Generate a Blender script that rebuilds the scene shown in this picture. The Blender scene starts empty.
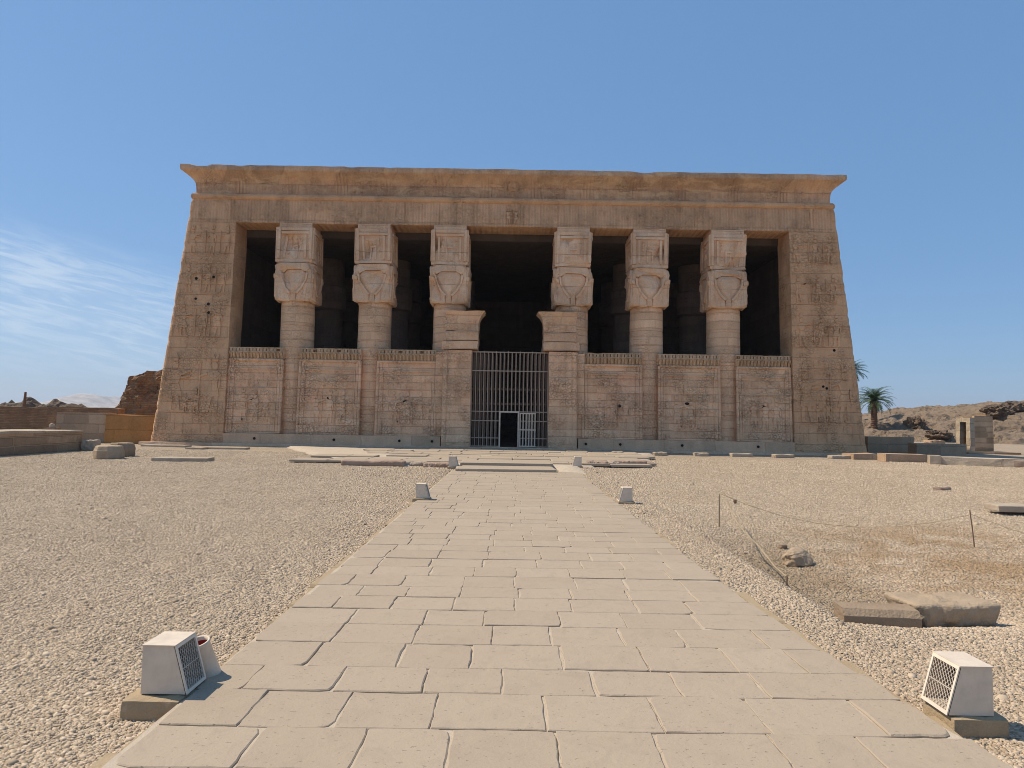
import bpy, bmesh, math, random
import numpy as np
from mathutils import Vector, Matrix, noise
R = math.radians
rnd = random.Random(7)
S = bpy.context.scene
COL = S.collection

# ------------------------------------------------------------------ camera
F, EYE = 700.0, 1.7
PITCH, ROLL = math.atan(36 / F), R(0.95)
fw = Vector((0, math.cos(PITCH), math.sin(PITCH)))
r0 = Vector((1, 0, 0)); u0 = Vector((0, -math.sin(PITCH), math.cos(PITCH)))
RT = r0 * math.cos(ROLL) + u0 * math.sin(ROLL)
UP = -r0 * math.sin(ROLL) + u0 * math.cos(ROLL)
cd = bpy.data.cameras.new('camera'); cam = bpy.data.objects.new('camera', cd); COL.objects.link(cam)
cd.sensor_fit = 'HORIZONTAL'; cd.sensor_width = 36.0; cd.lens = 36.0 * F / 1024
cd.clip_start = 0.1; cd.clip_end = 20000
cam.matrix_world = Matrix.Translation((0, 0, EYE)) @ Matrix((RT, UP, -fw)).transposed().to_4x4()
S.camera = cam

# ------------------------------------------------------------------ light
SUN = Vector((-0.71, 0.18, 1.0)).normalized()          # direction towards the sun
SKY_STRENGTH, SUN_STRENGTH = 0.126, 4.6
W = bpy.data.worlds.new('World'); S.world = W; W.use_nodes = True
nt = W.node_tree; nt.nodes.clear()
wout = nt.nodes.new('ShaderNodeOutputWorld'); wbg = nt.nodes.new('ShaderNodeBackground')
sky = nt.nodes.new('ShaderNodeTexSky'); sky.sky_type = 'NISHITA'; sky.sun_disc = False
sky.sun_elevation = math.asin(SUN.z); sky.sun_rotation = math.atan2(SUN.x, SUN.y)
sky.altitude = 100; sky.air_density = 1.0; sky.dust_density = 0.4; sky.ozone_density = 4.0
wbg.inputs['Strength'].default_value = SKY_STRENGTH
# thin cirrus low on the left of the sky, placed by direction
tc = nt.nodes.new('ShaderNodeTexCoord')
sep = nt.nodes.new('ShaderNodeSeparateXYZ'); nt.links.new(tc.outputs['Generated'], sep.inputs[0])
def wm(op, a, b=None, c=None):
    n = nt.nodes.new('ShaderNodeMath'); n.operation = op
    for i, v in enumerate((a, b, c)):
        if v is None: continue
        if isinstance(v, (int, float)): n.inputs[i].default_value = v
        else: nt.links.new(v, n.inputs[i])
    return n.outputs[0]
def wramp(v, a, b, lo=0.0, hi=1.0):
    n = nt.nodes.new('ShaderNodeMapRange'); n.interpolation_type = 'SMOOTHSTEP'
    nt.links.new(v, n.inputs[0])
    for i, q in enumerate((a, b, lo, hi)): n.inputs[i + 1].default_value = q
    return n.outputs[0]
az = wm('ARCTAN2', sep.outputs[0], sep.outputs[1])
el = wm('ARCSINE', sep.outputs[2])
tilt = wm('ADD', el, wm('MULTIPLY', az, 0.18))
cmb = nt.nodes.new('ShaderNodeCombineXYZ')
nt.links.new(wm('MULTIPLY', az, 9.0), cmb.inputs[0]); nt.links.new(wm('MULTIPLY', tilt, 60.0), cmb.inputs[1])
n1 = nt.nodes.new('ShaderNodeTexNoise'); n1.inputs['Scale'].default_value = 1.6; n1.inputs['Detail'].default_value = 7
n1.inputs['Roughness'].default_value = 0.62; n1.inputs['Distortion'].default_value = 0.6
nt.links.new(cmb.outputs[0], n1.inputs['Vector'])
band = wm('MULTIPLY', wramp(tilt, -0.11, 0.02), wramp(tilt, 0.06, 0.125, 1, 0))
band = wm('MULTIPLY', band, wramp(az, -0.52, -0.34, 1, 0))
streak = wm('ADD', wm('MULTIPLY', wramp(n1.outputs[0], 0.40, 0.66), 0.72), 0.28)
cm = wm('MULTIPLY', wm('MULTIPLY', band, streak), 0.62)
mixc = nt.nodes.new('ShaderNodeMixRGB')
even = nt.nodes.new('ShaderNodeMixRGB'); even.inputs[0].default_value = 0.64; even.inputs[2].default_value = (1.02, 2.33, 4.42, 1)
nt.links.new(sky.outputs[0], even.inputs[1])
nt.links.new(cm, mixc.inputs[0]); nt.links.new(even.outputs[0], mixc.inputs[1])
mixc.inputs[2].default_value = (4.9, 5.7, 6.6, 1)
nt.links.new(mixc.outputs[0], wbg.inputs['Color']); nt.links.new(wbg.outputs[0], wout.inputs[0])
sl = bpy.data.lights.new('sun', 'SUN'); sl.energy = SUN_STRENGTH; sl.angle = R(0.53); sl.color = (1.0, 0.875, 0.71)
so = bpy.data.objects.new('sun', sl); COL.objects.link(so); so.location = (-40, 10, 60)
so.rotation_euler = SUN.to_track_quat('Z', 'Y').to_euler()
S.view_settings.view_transform = 'Standard'; S.view_settings.look = 'None'
S.view_settings.gamma = 1.0; S.view_settings.exposure = 0.15
S.cycles.filter_width = 0.95; S.cycles.max_bounces = 10; S.cycles.diffuse_bounces = 8

# ------------------------------------------------------------------ helpers
def ray(px, py): return fw + RT * ((px - 512) / F) + UP * ((384 - py) / F)
def G(px, py, z=0.0):                      # design aid: where a sight line meets height z
    d = ray(px, py); return Vector((0, 0, EYE)) + d * ((z - EYE) / d.z)
def PY(px, py, Y):                         # ... or the vertical plane at distance Y
    d = ray(px, py); return Vector((0, 0, EYE)) + d * (Y / d.y)
def sstep(a, b, x):
    t = min(1, max(0, (x - a) / (b - a))); return t * t * (3 - 2 * t)
def nz(p, s=1.0, o=0.0): return noise.noise(Vector((p[0] * s + o, p[1] * s + o * .7, p[2] * s - o)))

class MB:
    def __init__(s): s.v = []; s.f = []
    def add(s, vs, fs):
        o = len(s.v); s.v += [tuple(p) for p in vs]; s.f += [tuple(i + o for i in f) for f in fs]
    def hexa(s, c, div=(1, 1, 1), jit=None):
        """c: 8 corners, index = x + 2*y + 4*z ; trilinear grid on six sides"""
        c = [Vector(p) for p in c]; nx, ny, nzv = div; ids = {}
        def P(i, j, k):
            key = (i, j, k)
            if key not in ids:
                u, v, w = i / nx, j / ny, k / nzv
                p = Vector((0, 0, 0))
                for q in range(8):
                    p += c[q] * ((u if q & 1 else 1 - u) * (v if q & 2 else 1 - v) * (w if q & 4 else 1 - w))
                if jit: p = jit(p, (i, j, k))
                ids[key] = len(s.v); s.v.append(tuple(p))
            return ids[key]
        for j in range(ny):
            for k in range(nzv):
                s.f.append((P(0, j + 1, k), P(0, j, k), P(0, j, k + 1), P(0, j + 1, k + 1)))
                s.f.append((P(nx, j, k), P(nx, j + 1, k), P(nx, j + 1, k + 1), P(nx, j, k + 1)))
        for i in range(nx):
            for k in range(nzv):
                s.f.append((P(i, 0, k), P(i + 1, 0, k), P(i + 1, 0, k + 1), P(i, 0, k + 1)))
                s.f.append((P(i + 1, ny, k), P(i, ny, k), P(i, ny, k + 1), P(i + 1, ny, k + 1)))
        for i in range(nx):
            for j in range(ny):
                s.f.append((P(i, j + 1, 0), P(i + 1, j + 1, 0), P(i + 1, j, 0), P(i, j, 0)))
                s.f.append((P(i, j, nzv), P(i + 1, j, nzv), P(i + 1, j + 1, nzv), P(i, j + 1, nzv)))
    def box(s, x0, x1, y0, y1, z0, z1, div=(1, 1, 1), jit=None):
        s.hexa([(x, y, z) for z in (z0, z1) for y in (y0, y1) for x in (x0, x1)], div, jit)
    def slab(s, ring, z0, z1, b=0.01):
        """convex ring of (x,y), or (x,y,dz); chamfered top"""
        n = len(ring); cx = sum(p[0] for p in ring) / n; cy = sum(p[1] for p in ring) / n
        dz = [p[2] if len(p) > 2 else 0 for p in ring]
        def ins(p):
            d = math.hypot(p[0] - cx, p[1] - cy) or 1; k = max(0, 1 - 1.3 * b / d)
            return cx + (p[0] - cx) * k, cy + (p[1] - cy) * k
        vs = [(p[0], p[1], z0) for p in ring] + [(p[0], p[1], z1 - b + d) for p, d in zip(ring, dz)] \
            + [(*ins(p), z1 + d) for p, d in zip(ring, dz)]
        fs = [tuple(range(2 * n, 3 * n))]
        for i in range(n):
            j = (i + 1) % n
            fs += [(i, j, n + j, n + i), (n + i, n + j, 2 * n + j, 2 * n + i)]
        s.add(vs, fs)
    def relief(s, poly, fn, d, b=0.02):
        """polygon (u,z) raised by d from the surface fn(u,z,depth) -> xyz, edges chamfered"""
        n = len(poly); a = sum(poly[i][0] * poly[(i + 1) % n][1] - poly[(i + 1) % n][0] * poly[i][1] for i in range(n))
        if a < 0: poly = poly[::-1]
        cx = sum(p[0] for p in poly) / n; cy = sum(p[1] for p in poly) / n
        w = max(0.05, max(math.hypot(p[0] - cx, p[1] - cy) for p in poly)); k = max(0.4, 1 - b / w)
        q = [(cx + (p[0] - cx) * k, cy + (p[1] - cy) * k) for p in poly]
        vs = [fn(*p, -0.03) for p in poly] + [fn(*p, d * .55) for p in poly] + [fn(*p, d) for p in q]
        fs = [tuple(range(2 * n, 3 * n))]
        for i in range(n):
            j = (i + 1) % n
            fs += [(i, j, n + j, n + i), (n + i, n + j, 2 * n + j, 2 * n + i)]
        s.add(vs, fs)
    def tube(s, pts, rad, n=8, caps=True):
        pts = [Vector(p) for p in pts]; m = len(pts)
        rs = rad if isinstance(rad, (list, tuple)) else [rad] * m
        vs = []; ref = Vector((0, 0, 1))
        for i, p in enumerate(pts):
            t = (pts[min(i + 1, m - 1)] - pts[max(i - 1, 0)]).normalized()
            a = t.cross(ref if abs(t.dot(ref)) < .95 else Vector((0, 1, 0))).normalized(); c = a.cross(t)
            for q in range(n):
                g = 2 * math.pi * q / n; vs.append(p + (a * math.cos(g) + c * math.sin(g)) * rs[i])
        fs = [(i * n + q, i * n + (q + 1) % n, (i + 1) * n + (q + 1) % n, (i + 1) * n + q) for i in range(m - 1) for q in range(n)]
        if caps: fs += [tuple(range(n))[::-1], tuple((m - 1) * n + q for q in range(n))]
        s.add(vs, fs)
    def lathe(s, prof, n=24, c=(0, 0, 0), jit=None):
        vs = []
        for r, z in prof:
            for q in range(n):
                g = 2 * math.pi * q / n; p = Vector((c[0] + r * math.cos(g), c[1] + r * math.sin(g), c[2] + z))
                vs.append(jit(p) if jit else p)
        m = len(prof)
        fs = [(i * n + q, i * n + (q + 1) % n, (i + 1) * n + (q + 1) % n, (i + 1) * n + q) for i in range(m - 1) for q in range(n)]
        fs += [tuple(range(n))[::-1], tuple((m - 1) * n + q for q in range(n))]
        s.add(vs, fs)
    def build(s, name, mat, parent=None, loc=(0, 0, 0), rz=0.0, smooth=False, attr=None):
        me = bpy.data.meshes.new(name); me.from_pydata(s.v, [], s.f); me.validate(); me.update()
        if smooth: me.polygons.foreach_set('use_smooth', [True] * len(me.polygons))
        if mat: me.materials.append(mat)
        if attr is not None:
            a = me.attributes.new('tone', 'FLOAT', 'POINT'); a.data.foreach_set('value', attr)
        o = bpy.data.objects.new(name, me); COL.objects.link(o)
        o.location = loc; o.rotation_euler = (0, 0, rz)
        if parent: o.parent = parent
        return o

def tag(o, label=None, cat=None, group=None, kind=None):
    if label: o['label'] = label
    if cat: o['category'] = cat
    if group: o['group'] = group
    if kind: o['kind'] = kind
    return o
def thing(name, label, cat, loc=(0, 0, 0), rz=0.0, group=None):
    o = bpy.data.objects.new(name, None); COL.objects.link(o); o.empty_display_size = .3
    o.location = loc; o.rotation_euler = (0, 0, rz); return tag(o, label, cat, group)
def copy_tree(o, parent=None):
    c = o.copy(); COL.objects.link(c)
    if parent: c.parent = parent
    for ch in list(o.children): copy_tree(ch, c)
    return c

# ------------------------------------------------------------------ materials
class NT:
    def __init__(s, name):
        s.m = bpy.data.materials.new(name); s.m.use_nodes = True; s.t = s.m.node_tree
        s.b = s.t.nodes['Principled BSDF']; s.b.inputs['Specular IOR Level'].default_value = 0.2
    def n(s, typ, **kw):
        q = s.t.nodes.new(typ)
        for k, v in kw.items(): setattr(q, k, v)
        return q
    def put(s, sock, v):
        if v is None: return
        if hasattr(v, 'is_output'): s.t.links.new(v, sock)
        else: sock.default_value = v
    def math(s, op, a, b=None):
        q = s.n('ShaderNodeMath', operation=op); s.put(q.inputs[0], a); s.put(q.inputs[1], b); return q.outputs[0]
    def noise(s, vec, scale, detail=4, rough=.55, dist=0):
        q = s.n('ShaderNodeTexNoise'); s.put(q.inputs['Vector'], vec); q.inputs['Scale'].default_value = scale
        q.inputs['Detail'].default_value = detail; q.inputs['Roughness'].default_value = rough
        q.inputs['Distortion'].default_value = dist; return q.outputs[0]
    def rng(s, v, a, b, lo=0., hi=1.):
        q = s.n('ShaderNodeMapRange'); s.put(q.inputs[0], v)
        for i, w in enumerate((a, b, lo, hi)): q.inputs[i + 1].default_value = w
        return q.outputs[0]
    def mix(s, fac, a, b, mode='MIX'):
        q = s.n('ShaderNodeMixRGB', blend_type=mode); s.put(q.inputs[0], fac)
        s.put(q.inputs[1], a if hasattr(a, 'is_output') else (*a, 1)); s.put(q.inputs[2], b if hasattr(b, 'is_output') else (*b, 1))
        return q.outputs[0]
    def scale(s, vec, x, y, z):
        q = s.n('ShaderNodeVectorMath', operation='MULTIPLY'); s.put(q.inputs[0], vec); q.inputs[1].default_value = (x, y, z); return q.outputs[0]
    def obj(s): return s.n('ShaderNodeTexCoord').outputs['Object']
    def pos(s): return s.n('ShaderNodeNewGeometry').outputs['Position']
    def attr(s, n):
        q = s.n('ShaderNodeAttribute', attribute_name=n); return q.outputs['Fac']
    def bump(s, h, dist, strength=1.0, normal=None):
        q = s.n('ShaderNodeBump'); s.put(q.inputs['Height'], h); q.inputs['Distance'].default_value = dist
        q.inputs['Strength'].default_value = strength
        if normal is not None: s.put(q.inputs['Normal'], normal)
        return q.outputs[0]
    def out(s, color, rough=.9, normal=None):
        s.put(s.b.inputs['Base Color'], color if hasattr(color, 'is_output') else (*color, 1)); s.b.inputs['Roughness'].default_value = rough
        if normal is not None: s.put(s.b.inputs['Normal'], normal)
        return s.m

def carved_stone(name, c1, c2, c3, bw=1.5, bh=.55, glyph=0.5, joint=.02, var=.12, gold=None, flute=None, row0=0.0):
    """coursed sandstone in world space: block tints, stains, joints, worn sunk carving"""
    m = NT(name); P = m.pos()
    sx = m.n('ShaderNodeSeparateXYZ'); m.put(sx.inputs[0], P)
    u = m.math('ADD', sx.outputs[0], m.math('MULTIPLY', sx.outputs[1], 0.83))
    uv = m.n('ShaderNodeCombineXYZ'); m.put(uv.inputs[0], u); m.put(uv.inputs[1], m.math('ADD', sx.outputs[2], row0)); uv = uv.outputs[0]
    wob = m.n('ShaderNodeVectorMath', operation='ADD'); m.put(wob.inputs[0], uv)
    nn = m.n('ShaderNodeTexNoise'); m.put(nn.inputs['Vector'], P); nn.inputs['Scale'].default_value = 1.3
    m.put(wob.inputs[1], m.scale(nn.outputs['Color'], .06, .06, 0)); uvw = wob.outputs[0]
    br = m.n('ShaderNodeTexBrick', offset=.43, squash=1.3, squash_frequency=3); m.put(br.inputs['Vector'], uvw)
    br.inputs['Scale'].default_value = 1; br.inputs['Brick Width'].default_value = bw; br.inputs['Row Height'].default_value = bh
    br.inputs['Mortar Size'].default_value = joint; br.inputs['Mortar Smooth'].default_value = .3; br.inputs['Bias'].default_value = 0
    br.inputs['Color1'].default_value = (0, 0, 0, 1); br.inputs['Color2'].default_value = (1, 1, 1, 1); br.inputs['Mortar'].default_value = (.5, .5, .5, 1)
    tint = br.outputs['Color']; mort = br.outputs['Fac']
    big = m.noise(P, .22, 5, .6, .4); mid = m.noise(P, 1.1, 6, .65, .3); fine = m.noise(P, 14, 4, .6)
    streak = m.noise(m.scale(P, 1.8, 1.8, .22), 1.0, 5, .6)
    col = m.mix(m.rng(big, .36, .66), c1, c2)
    col = m.mix(m.math('MULTIPLY', m.rng(mid, .42, .72), .75), col, c3)
    tq = m.n('ShaderNodeSeparateColor'); m.put(tq.inputs[0], tint)
    shade = m.rng(tq.outputs[0], 0, 1, 1 - var, 1 + var)
    shade = m.math('MULTIPLY', shade, m.rng(streak, .3, .7, .9, 1.1))
    shade = m.math('MULTIPLY', shade, m.rng(fine, .3, .7, .9, 1.1))
    q = m.n('ShaderNodeCombineColor'); [m.put(q.inputs[i], shade) for i in range(3)]
    col = m.mix(1.0, col, q.outputs[0], 'MULTIPLY')
    if gold:
        g = m.rng(m.noise(m.scale(P, .55, .55, 1.6), 1.0, 5, .7, 1.2), .5, .62)
        col = m.mix(m.math('MULTIPLY', g, .8), col, gold)
    # carving: columns of small signs, each a worn cell
    vo = m.n('ShaderNodeTexVoronoi', feature='F1', distance='MINKOWSKI'); m.put(vo.inputs['Vector'], m.scale(uvw, 1, 1.25, 1)); vo.inputs['Scale'].default_value = 4.2
    vo.inputs['Exponent'].default_value = 3.2; vo.inputs['Randomness'].default_value = .75
    sign = m.rng(vo.outputs['Distance'], .28, .36)
    vo2 = m.n('ShaderNodeTexVoronoi', feature='DISTANCE_TO_EDGE'); m.put(vo2.inputs['Vector'], uvw); vo2.inputs['Scale'].default_value = 6.5
    line = m.rng(vo2.outputs['Distance'], .02, .07)
    worn = m.rng(m.noise(P, .7, 3), .42, .6)
    carve = m.math('MULTIPLY', m.math('ADD', m.math('MULTIPLY', sign, .6), m.math('MULTIPLY', line, .4)), m.math('MULTIPLY', worn, glyph))
    h = m.math('ADD', m.math('MULTIPLY', m.math('SUBTRACT', 1.0, mort), .8), carve)
    h = m.math('ADD', h, m.math('MULTIPLY', mid, .7)); h = m.math('ADD', h, m.math('MULTIPLY', fine, .22))
    if flute:
        w = m.math('SINE', m.math('MULTIPLY', sx.outputs[0], 2 * math.pi / flute)); h = m.math('ADD', h, m.math('MULTIPLY', w, .2 if gold else .55))
    return m.out(col, .92, m.bump(h, .08, 1.0))

M = {}
M['facade'] = carved_stone('facade_sandstone', (.62, .37, .205), (.68, .425, .245), (.55, .33, .185), 1.6, .62, 1.0, .013, var=.07)
M['screen'] = carved_stone('screen_sandstone', (.75, .475, .285), (.68, .40, .245), (.78, .55, .35), 1.25, .42, 1.2, .013, .12)
M['column'] = carved_stone('column_sandstone', (.73, .475, .29), (.67, .42, .26), (.76, .53, .345), 2.3, .48, .6, .02, .12)
M['capital'] = carved_stone('capital_sandstone', (.70, .46, .29), (.64, .41, .255), (.78, .60, .43), 3.0, 1.9, .35, .01, .08)
M['cornice'] = carved_stone('cornice_sandstone', (.56, .345, .205), (.61, .385, .235), (.48, .305, .195), 3.3, 2.2, .9, .02, .16, gold=(.70, .48, .29), flute=.21)
M['friezecut'] = carved_stone('frieze_sandstone', (.64, .39, .225), (.69, .435, .26), (.57, .35, .21), 3.4, 2.0, 1.0, .02, .1, flute=.34, row0=.8)
M['screen_cornice'] = carved_stone('screen_cornice_sandstone', (.72, .50, .31), (.66, .45, .28), (.76, .55, .36), 2.5, 2.0, .4, .01, .1, flute=.135)
M['plinth'] = carved_stone('plinth_sandstone', (.60, .40, .25), (.65, .445, .285), (.50, .335, .215), 2.2, .75, .2, .02, .15)
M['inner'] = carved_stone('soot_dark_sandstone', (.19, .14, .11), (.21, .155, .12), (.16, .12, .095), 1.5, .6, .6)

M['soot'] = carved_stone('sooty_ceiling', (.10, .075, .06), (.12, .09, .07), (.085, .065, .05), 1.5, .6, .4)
def rough_stone(name, c1, c2, sc=3.0, bump=.03, pits=.5):
    m = NT(name); P = m.obj(); a = m.noise(P, sc, 6, .62, .4); f = m.noise(P, sc * 12, 4, .65)
    col = m.mix(m.rng(a, .34, .68), c1, c2); col = m.mix(m.rng(f, .25, .75, .0, .35), col, tuple(x * .72 for x in c1))
    vo = m.n('ShaderNodeTexVoronoi', feature='F1'); m.put(vo.inputs['Vector'], P); vo.inputs['Scale'].default_value = sc * 7
    h = m.math('ADD', m.math('MULTIPLY', a, 1.0), m.math('MULTIPLY', f, .45)); h = m.math('ADD', h, m.math('MULTIPLY', m.rng(vo.outputs['Distance'], .0, .4), pits * .3))
    return m.out(col, .93, m.bump(h, bump, .9))
M['boulder'] = rough_stone('pale_boulder', (.38, .285, .19), (.46, .355, .245), 4, .02)
M['block'] = rough_stone('buff_block', (.35, .26, .175), (.29, .21, .14), 3, .03)
M['slabstone'] = rough_stone('flat_slab', (.46, .38, .285), (.38, .295, .215), 2, .03)
M['kerb'] = rough_stone('red_brown_kerb', (.42, .31, .23), (.33, .22, .16), 2, .04)
M['concrete'] = rough_stone('sandy_concrete', (.36, .27, .165), (.43, .33, .21), 5, .012)
M['mudbrick'] = carved_stone('mudbrick', (.25, .15, .085), (.31, .19, .105), (.21, .13, .08), .40, .13, .3, .02, .2)
M['rubble'] = rough_stone('dark_rubble', (.14, .10, .068), (.22, .16, .112), .6, .35)
M['orange'] = carved_stone('orange_mud_render', (.45, .215, .07), (.38, .175, .06), (.48, .25, .09), 2.3, .8, .05, .01, .1)
M['greywall'] = carved_stone('grey_block_wall', (.41, .28, .18), (.45, .31, .20), (.35, .24, .155), 1.4, .55, .1, .02, .15)
M['oldwall'] = carved_stone('old_block_wall', (.44, .30, .185), (.36, .245, .15), (.50, .36, .235), 1.7, .36, .15, .035, .3)
M['palewall'] = carved_stone('pale_block_wall', (.50, .41, .30), (.45, .36, .26), (.40, .30, .21), 1.2, .5, .1, .02, .15)

def metal(name, c, rough=.5, dirt=.25):
    m = NT(name); P = m.obj(); a = m.noise(P, 7, 5, .65); col = m.mix(m.rng(a, .4, .75, 0, dirt * 2), c, tuple(x * .62 for x in c))
    return m.out(col, rough, m.bump(m.noise(P, 40, 3), .002, .4))
M['white'] = metal('cream_painted_metal', (.70, .585, .455), .5, .28)
M['frame'] = metal('grille_frame_paint', (.74, .64, .51), .5, .12)
M['grille'] = metal('grille_wire', (.55, .47, .38), .5, .3)
M['lamp_and_shade'] = metal('lamp_and_inside_shade', (.05, .045, .04), .3, .3)  # for the lamp and the dark box that shades the housing
M['red'] = metal('dark_red_lining', (.26, .035, .035), .6, .2)
M['gate'] = metal('pale_gate_steel', (.42, .32, .24), .5, .3)
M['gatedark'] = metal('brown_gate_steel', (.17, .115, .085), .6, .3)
M['rust'] = metal('rusty_iron', (.22, .14, .09), .8, .4)
M['rope'] = metal('straw_rope', (.42, .32, .20), .9, .2)
M['hole_shade'] = metal('hole_shade_black', (.02, .018, .016), .8, .1)  # near-black that paints the shade of holes; nothing is recessed

def ground_mat():
    m = NT('gravel_ground'); P = m.pos()
    big = m.noise(P, .12, 5, .6, .5); mid = m.noise(P, .9, 5, .65); f = m.noise(P, 26, 4, .7)
    vo = m.n('ShaderNodeTexVoronoi', feature='F1'); m.put(vo.inputs['Vector'], m.scale(P, 1, .85, 1)); vo.inputs['Scale'].default_value = 27
    sp = m.n('ShaderNodeSeparateColor'); m.put(sp.inputs[0], vo.outputs['Color'])
    col = m.mix(m.rng(big, .36, .64), (.48, .38, .27), (.43, .335, .235))
    col = m.mix(m.rng(mid, .42, .75, 0, .55), col, (.37, .30, .225))
    # brownish bare earth on the right
    sx = m.n('ShaderNodeSeparateXYZ'); m.put(sx.inputs[0], P)
    dx = m.math('MULTIPLY', m.math('SUBTRACT', sx.outputs[0], 7.2), .36); dy = m.math('MULTIPLY', m.math('SUBTRACT', sx.outputs[1], 10.3), .42)
    e = m.math('SQRT', m.math('ADD', m.math('MULTIPLY', dx, dx), m.math('MULTIPLY', dy, dy)))
    ux = m.math('MULTIPLY', m.math('SUBTRACT', sx.outputs[0], 3.95), 1.05); uy = m.math('MULTIPLY', m.math('SUBTRACT', sx.outputs[1], 9.6), .36)
    e2 = m.math('SQRT', m.math('ADD', m.math('MULTIPLY', ux, ux), m.math('MULTIPLY', uy, uy)))
    ditch_tone = m.math('MULTIPLY', m.math('MULTIPLY', m.rng(e2, .45, 1.1, 1, 0), m.rng(sx.outputs[0], 3.08, 3.2)), m.rng(m.noise(P, 1.6, 4, .6), .3, .55, .35, 1))  # darker brown ground in the ditch, starting at its lip
    col = m.mix(m.math('MULTIPLY', ditch_tone, .62), col, (.22, .165, .105))
    earth = m.math('MULTIPLY', m.rng(e, .6, 1.5, 1, 0), m.rng(m.noise(P, 1.0, 5, .7, .5), .40, .56))
    col = m.mix(m.math('MULTIPLY', earth, .75), col, (.30, .20, .105))
    sh = m.rng(sp.outputs[0], 0, 1, .68, 1.22)
    q = m.n('ShaderNodeCombineColor'); [m.put(q.inputs[i], sh) for i in range(3)]
    col = m.mix(1., col, q.outputs[0], 'MULTIPLY')
    h = m.math('ADD', m.rng(vo.outputs['Distance'], 0, .6, 1, 0), m.math('MULTIPLY', f, .5))
    h = m.math('ADD', h, m.math('MULTIPLY', m.noise(P, 5, 4, .6), .8))
    return m.out(col, .95, m.bump(h, .035, 1.0))
M['ground'] = ground_mat()
def pebble_mat():
    m = NT('gravel_chips'); t = m.attr('tone'); P = m.pos()
    col = m.mix(m.rng(t, 0, .8), (.36, .275, .185), (.56, .445, .32)); col = m.mix(m.rng(t, .85, 1), col, (.62, .51, .38))
    sx = m.n('ShaderNodeSeparateXYZ'); m.put(sx.inputs[0], P)
    dx = m.math('MULTIPLY', m.math('SUBTRACT', sx.outputs[0], 7.2), .36); dy = m.math('MULTIPLY', m.math('SUBTRACT', sx.outputs[1], 10.3), .42)
    e = m.math('SQRT', m.math('ADD', m.math('MULTIPLY', dx, dx), m.math('MULTIPLY', dy, dy)))
    ux = m.math('MULTIPLY', m.math('SUBTRACT', sx.outputs[0], 3.95), 1.05); uy = m.math('MULTIPLY', m.math('SUBTRACT', sx.outputs[1], 9.6), .36)
    e2 = m.math('SQRT', m.math('ADD', m.math('MULTIPLY', ux, ux), m.math('MULTIPLY', uy, uy)))
    ditch_tone = m.math('MULTIPLY', m.math('MULTIPLY', m.rng(e2, .45, 1.1, 1, 0), m.rng(sx.outputs[0], 3.08, 3.2)), m.rng(m.noise(P, 1.6, 4, .6), .3, .55, .35, 1))  # same darker ditch ground, for the chips
    col = m.mix(m.math('MULTIPLY', ditch_tone, .62), col, (.22, .165, .105))
    earth = m.math('MULTIPLY', m.rng(e, .6, 1.5, 1, 0), m.rng(m.noise(P, 1.0, 5, .7, .5), .40, .56))
    col = m.mix(m.math('MULTIPLY', earth, .75), col, (.33, .215, .11))
    return m.out(col, .92)
M['pebble'] = pebble_mat()
def paving_mat():
    m = NT('pale_paving'); t = m.attr('tone'); P = m.pos()
    a = m.noise(P, 1.6, 6, .62, .3); f = m.noise(P, 55, 4, .7); st = m.noise(m.scale(P, 1, 1, 1), 5.5, 5, .6, .8); pit = m.noise(m.scale(P, 1, 2.2, 1), 24, 2, .5)
    col = m.mix(t, (.36, .283, .205), (.425, .342, .252)); col = m.mix(m.rng(a, .35, .7, 0, .6), col, (.41, .335, .24))
    col = m.mix(m.rng(st, .5, .72, 0, .5), col, (.33, .265, .19))
    col = m.mix(m.rng(pit, .68, .73, 0, .6), col, (.26, .215, .165))
    col = m.mix(m.rng(f, .35, .7, 0, .22), col, (.33, .27, .205))
    h = m.math('ADD', m.math('MULTIPLY', a, 1.2), m.math('MULTIPLY', f, .2)); h = m.math('SUBTRACT', h, m.math('MULTIPLY', m.rng(pit, .66, .74), .35))
    h = m.math('ADD', h, m.math('MULTIPLY', st, .7))
    return m.out(col, .8, m.bump(h, .012, .8))
M['paving'] = paving_mat()
def sand_mat():
    m = NT('joint_sand'); P = m.pos(); a = m.noise(P, 6, 5, .6); f = m.noise(P, 70, 4, .7)
    col = m.mix(m.rng(a, .35, .7), (.50, .42, .32), (.43, .35, .26))
    return m.out(col, .95, m.bump(m.math('ADD', a, m.math('MULTIPLY', f, .4)), .012, 1.))
M['sand'] = sand_mat()
def desert_mat():
    m = NT('eroded_mud_slope'); P = m.pos(); a = m.noise(P, .12, 7, .65, .4); b = m.noise(m.scale(P, .25, .25, 1.6), 1, 6, .65); f = m.noise(P, 2.5, 5, .7)
    col = m.mix(m.rng(a, .35, .65), (.25, .18, .12), (.32, .24, .165)); col = m.mix(m.rng(b, .45, .7, 0, .6), col, (.18, .128, .085))
    return m.out(col, .95, m.bump(m.math('ADD', b, m.math('MULTIPLY', f, .5)), .9, 1.))
M['desert'] = desert_mat()
def hill_mat():
    m = NT('limestone_hill'); P = m.pos(); a = m.noise(P, .02, 6, .65, .4)
    return m.out(m.mix(m.rng(a, .4, .62), (.36, .31, .26), (.56, .50, .44)), .95)
M['hill'] = hill_mat()
def leaf_mat(n, c1, c2):
    m = NT(n); P = m.pos(); a = m.noise(P, 2.0, 3); return m.out(m.mix(m.rng(a, .35, .65), c1, c2), .55)
M['frond'] = leaf_mat('palm_frond_green', (.045, .085, .03), (.09, .14, .055))
M['deadfrond'] = leaf_mat('dry_palm_frond', (.17, .105, .06), (.25, .16, .09))
M['trunk'] = rough_stone('palm_trunk_bark', (.16, .085, .055), (.22, .125, .08), 2, .08)

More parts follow.
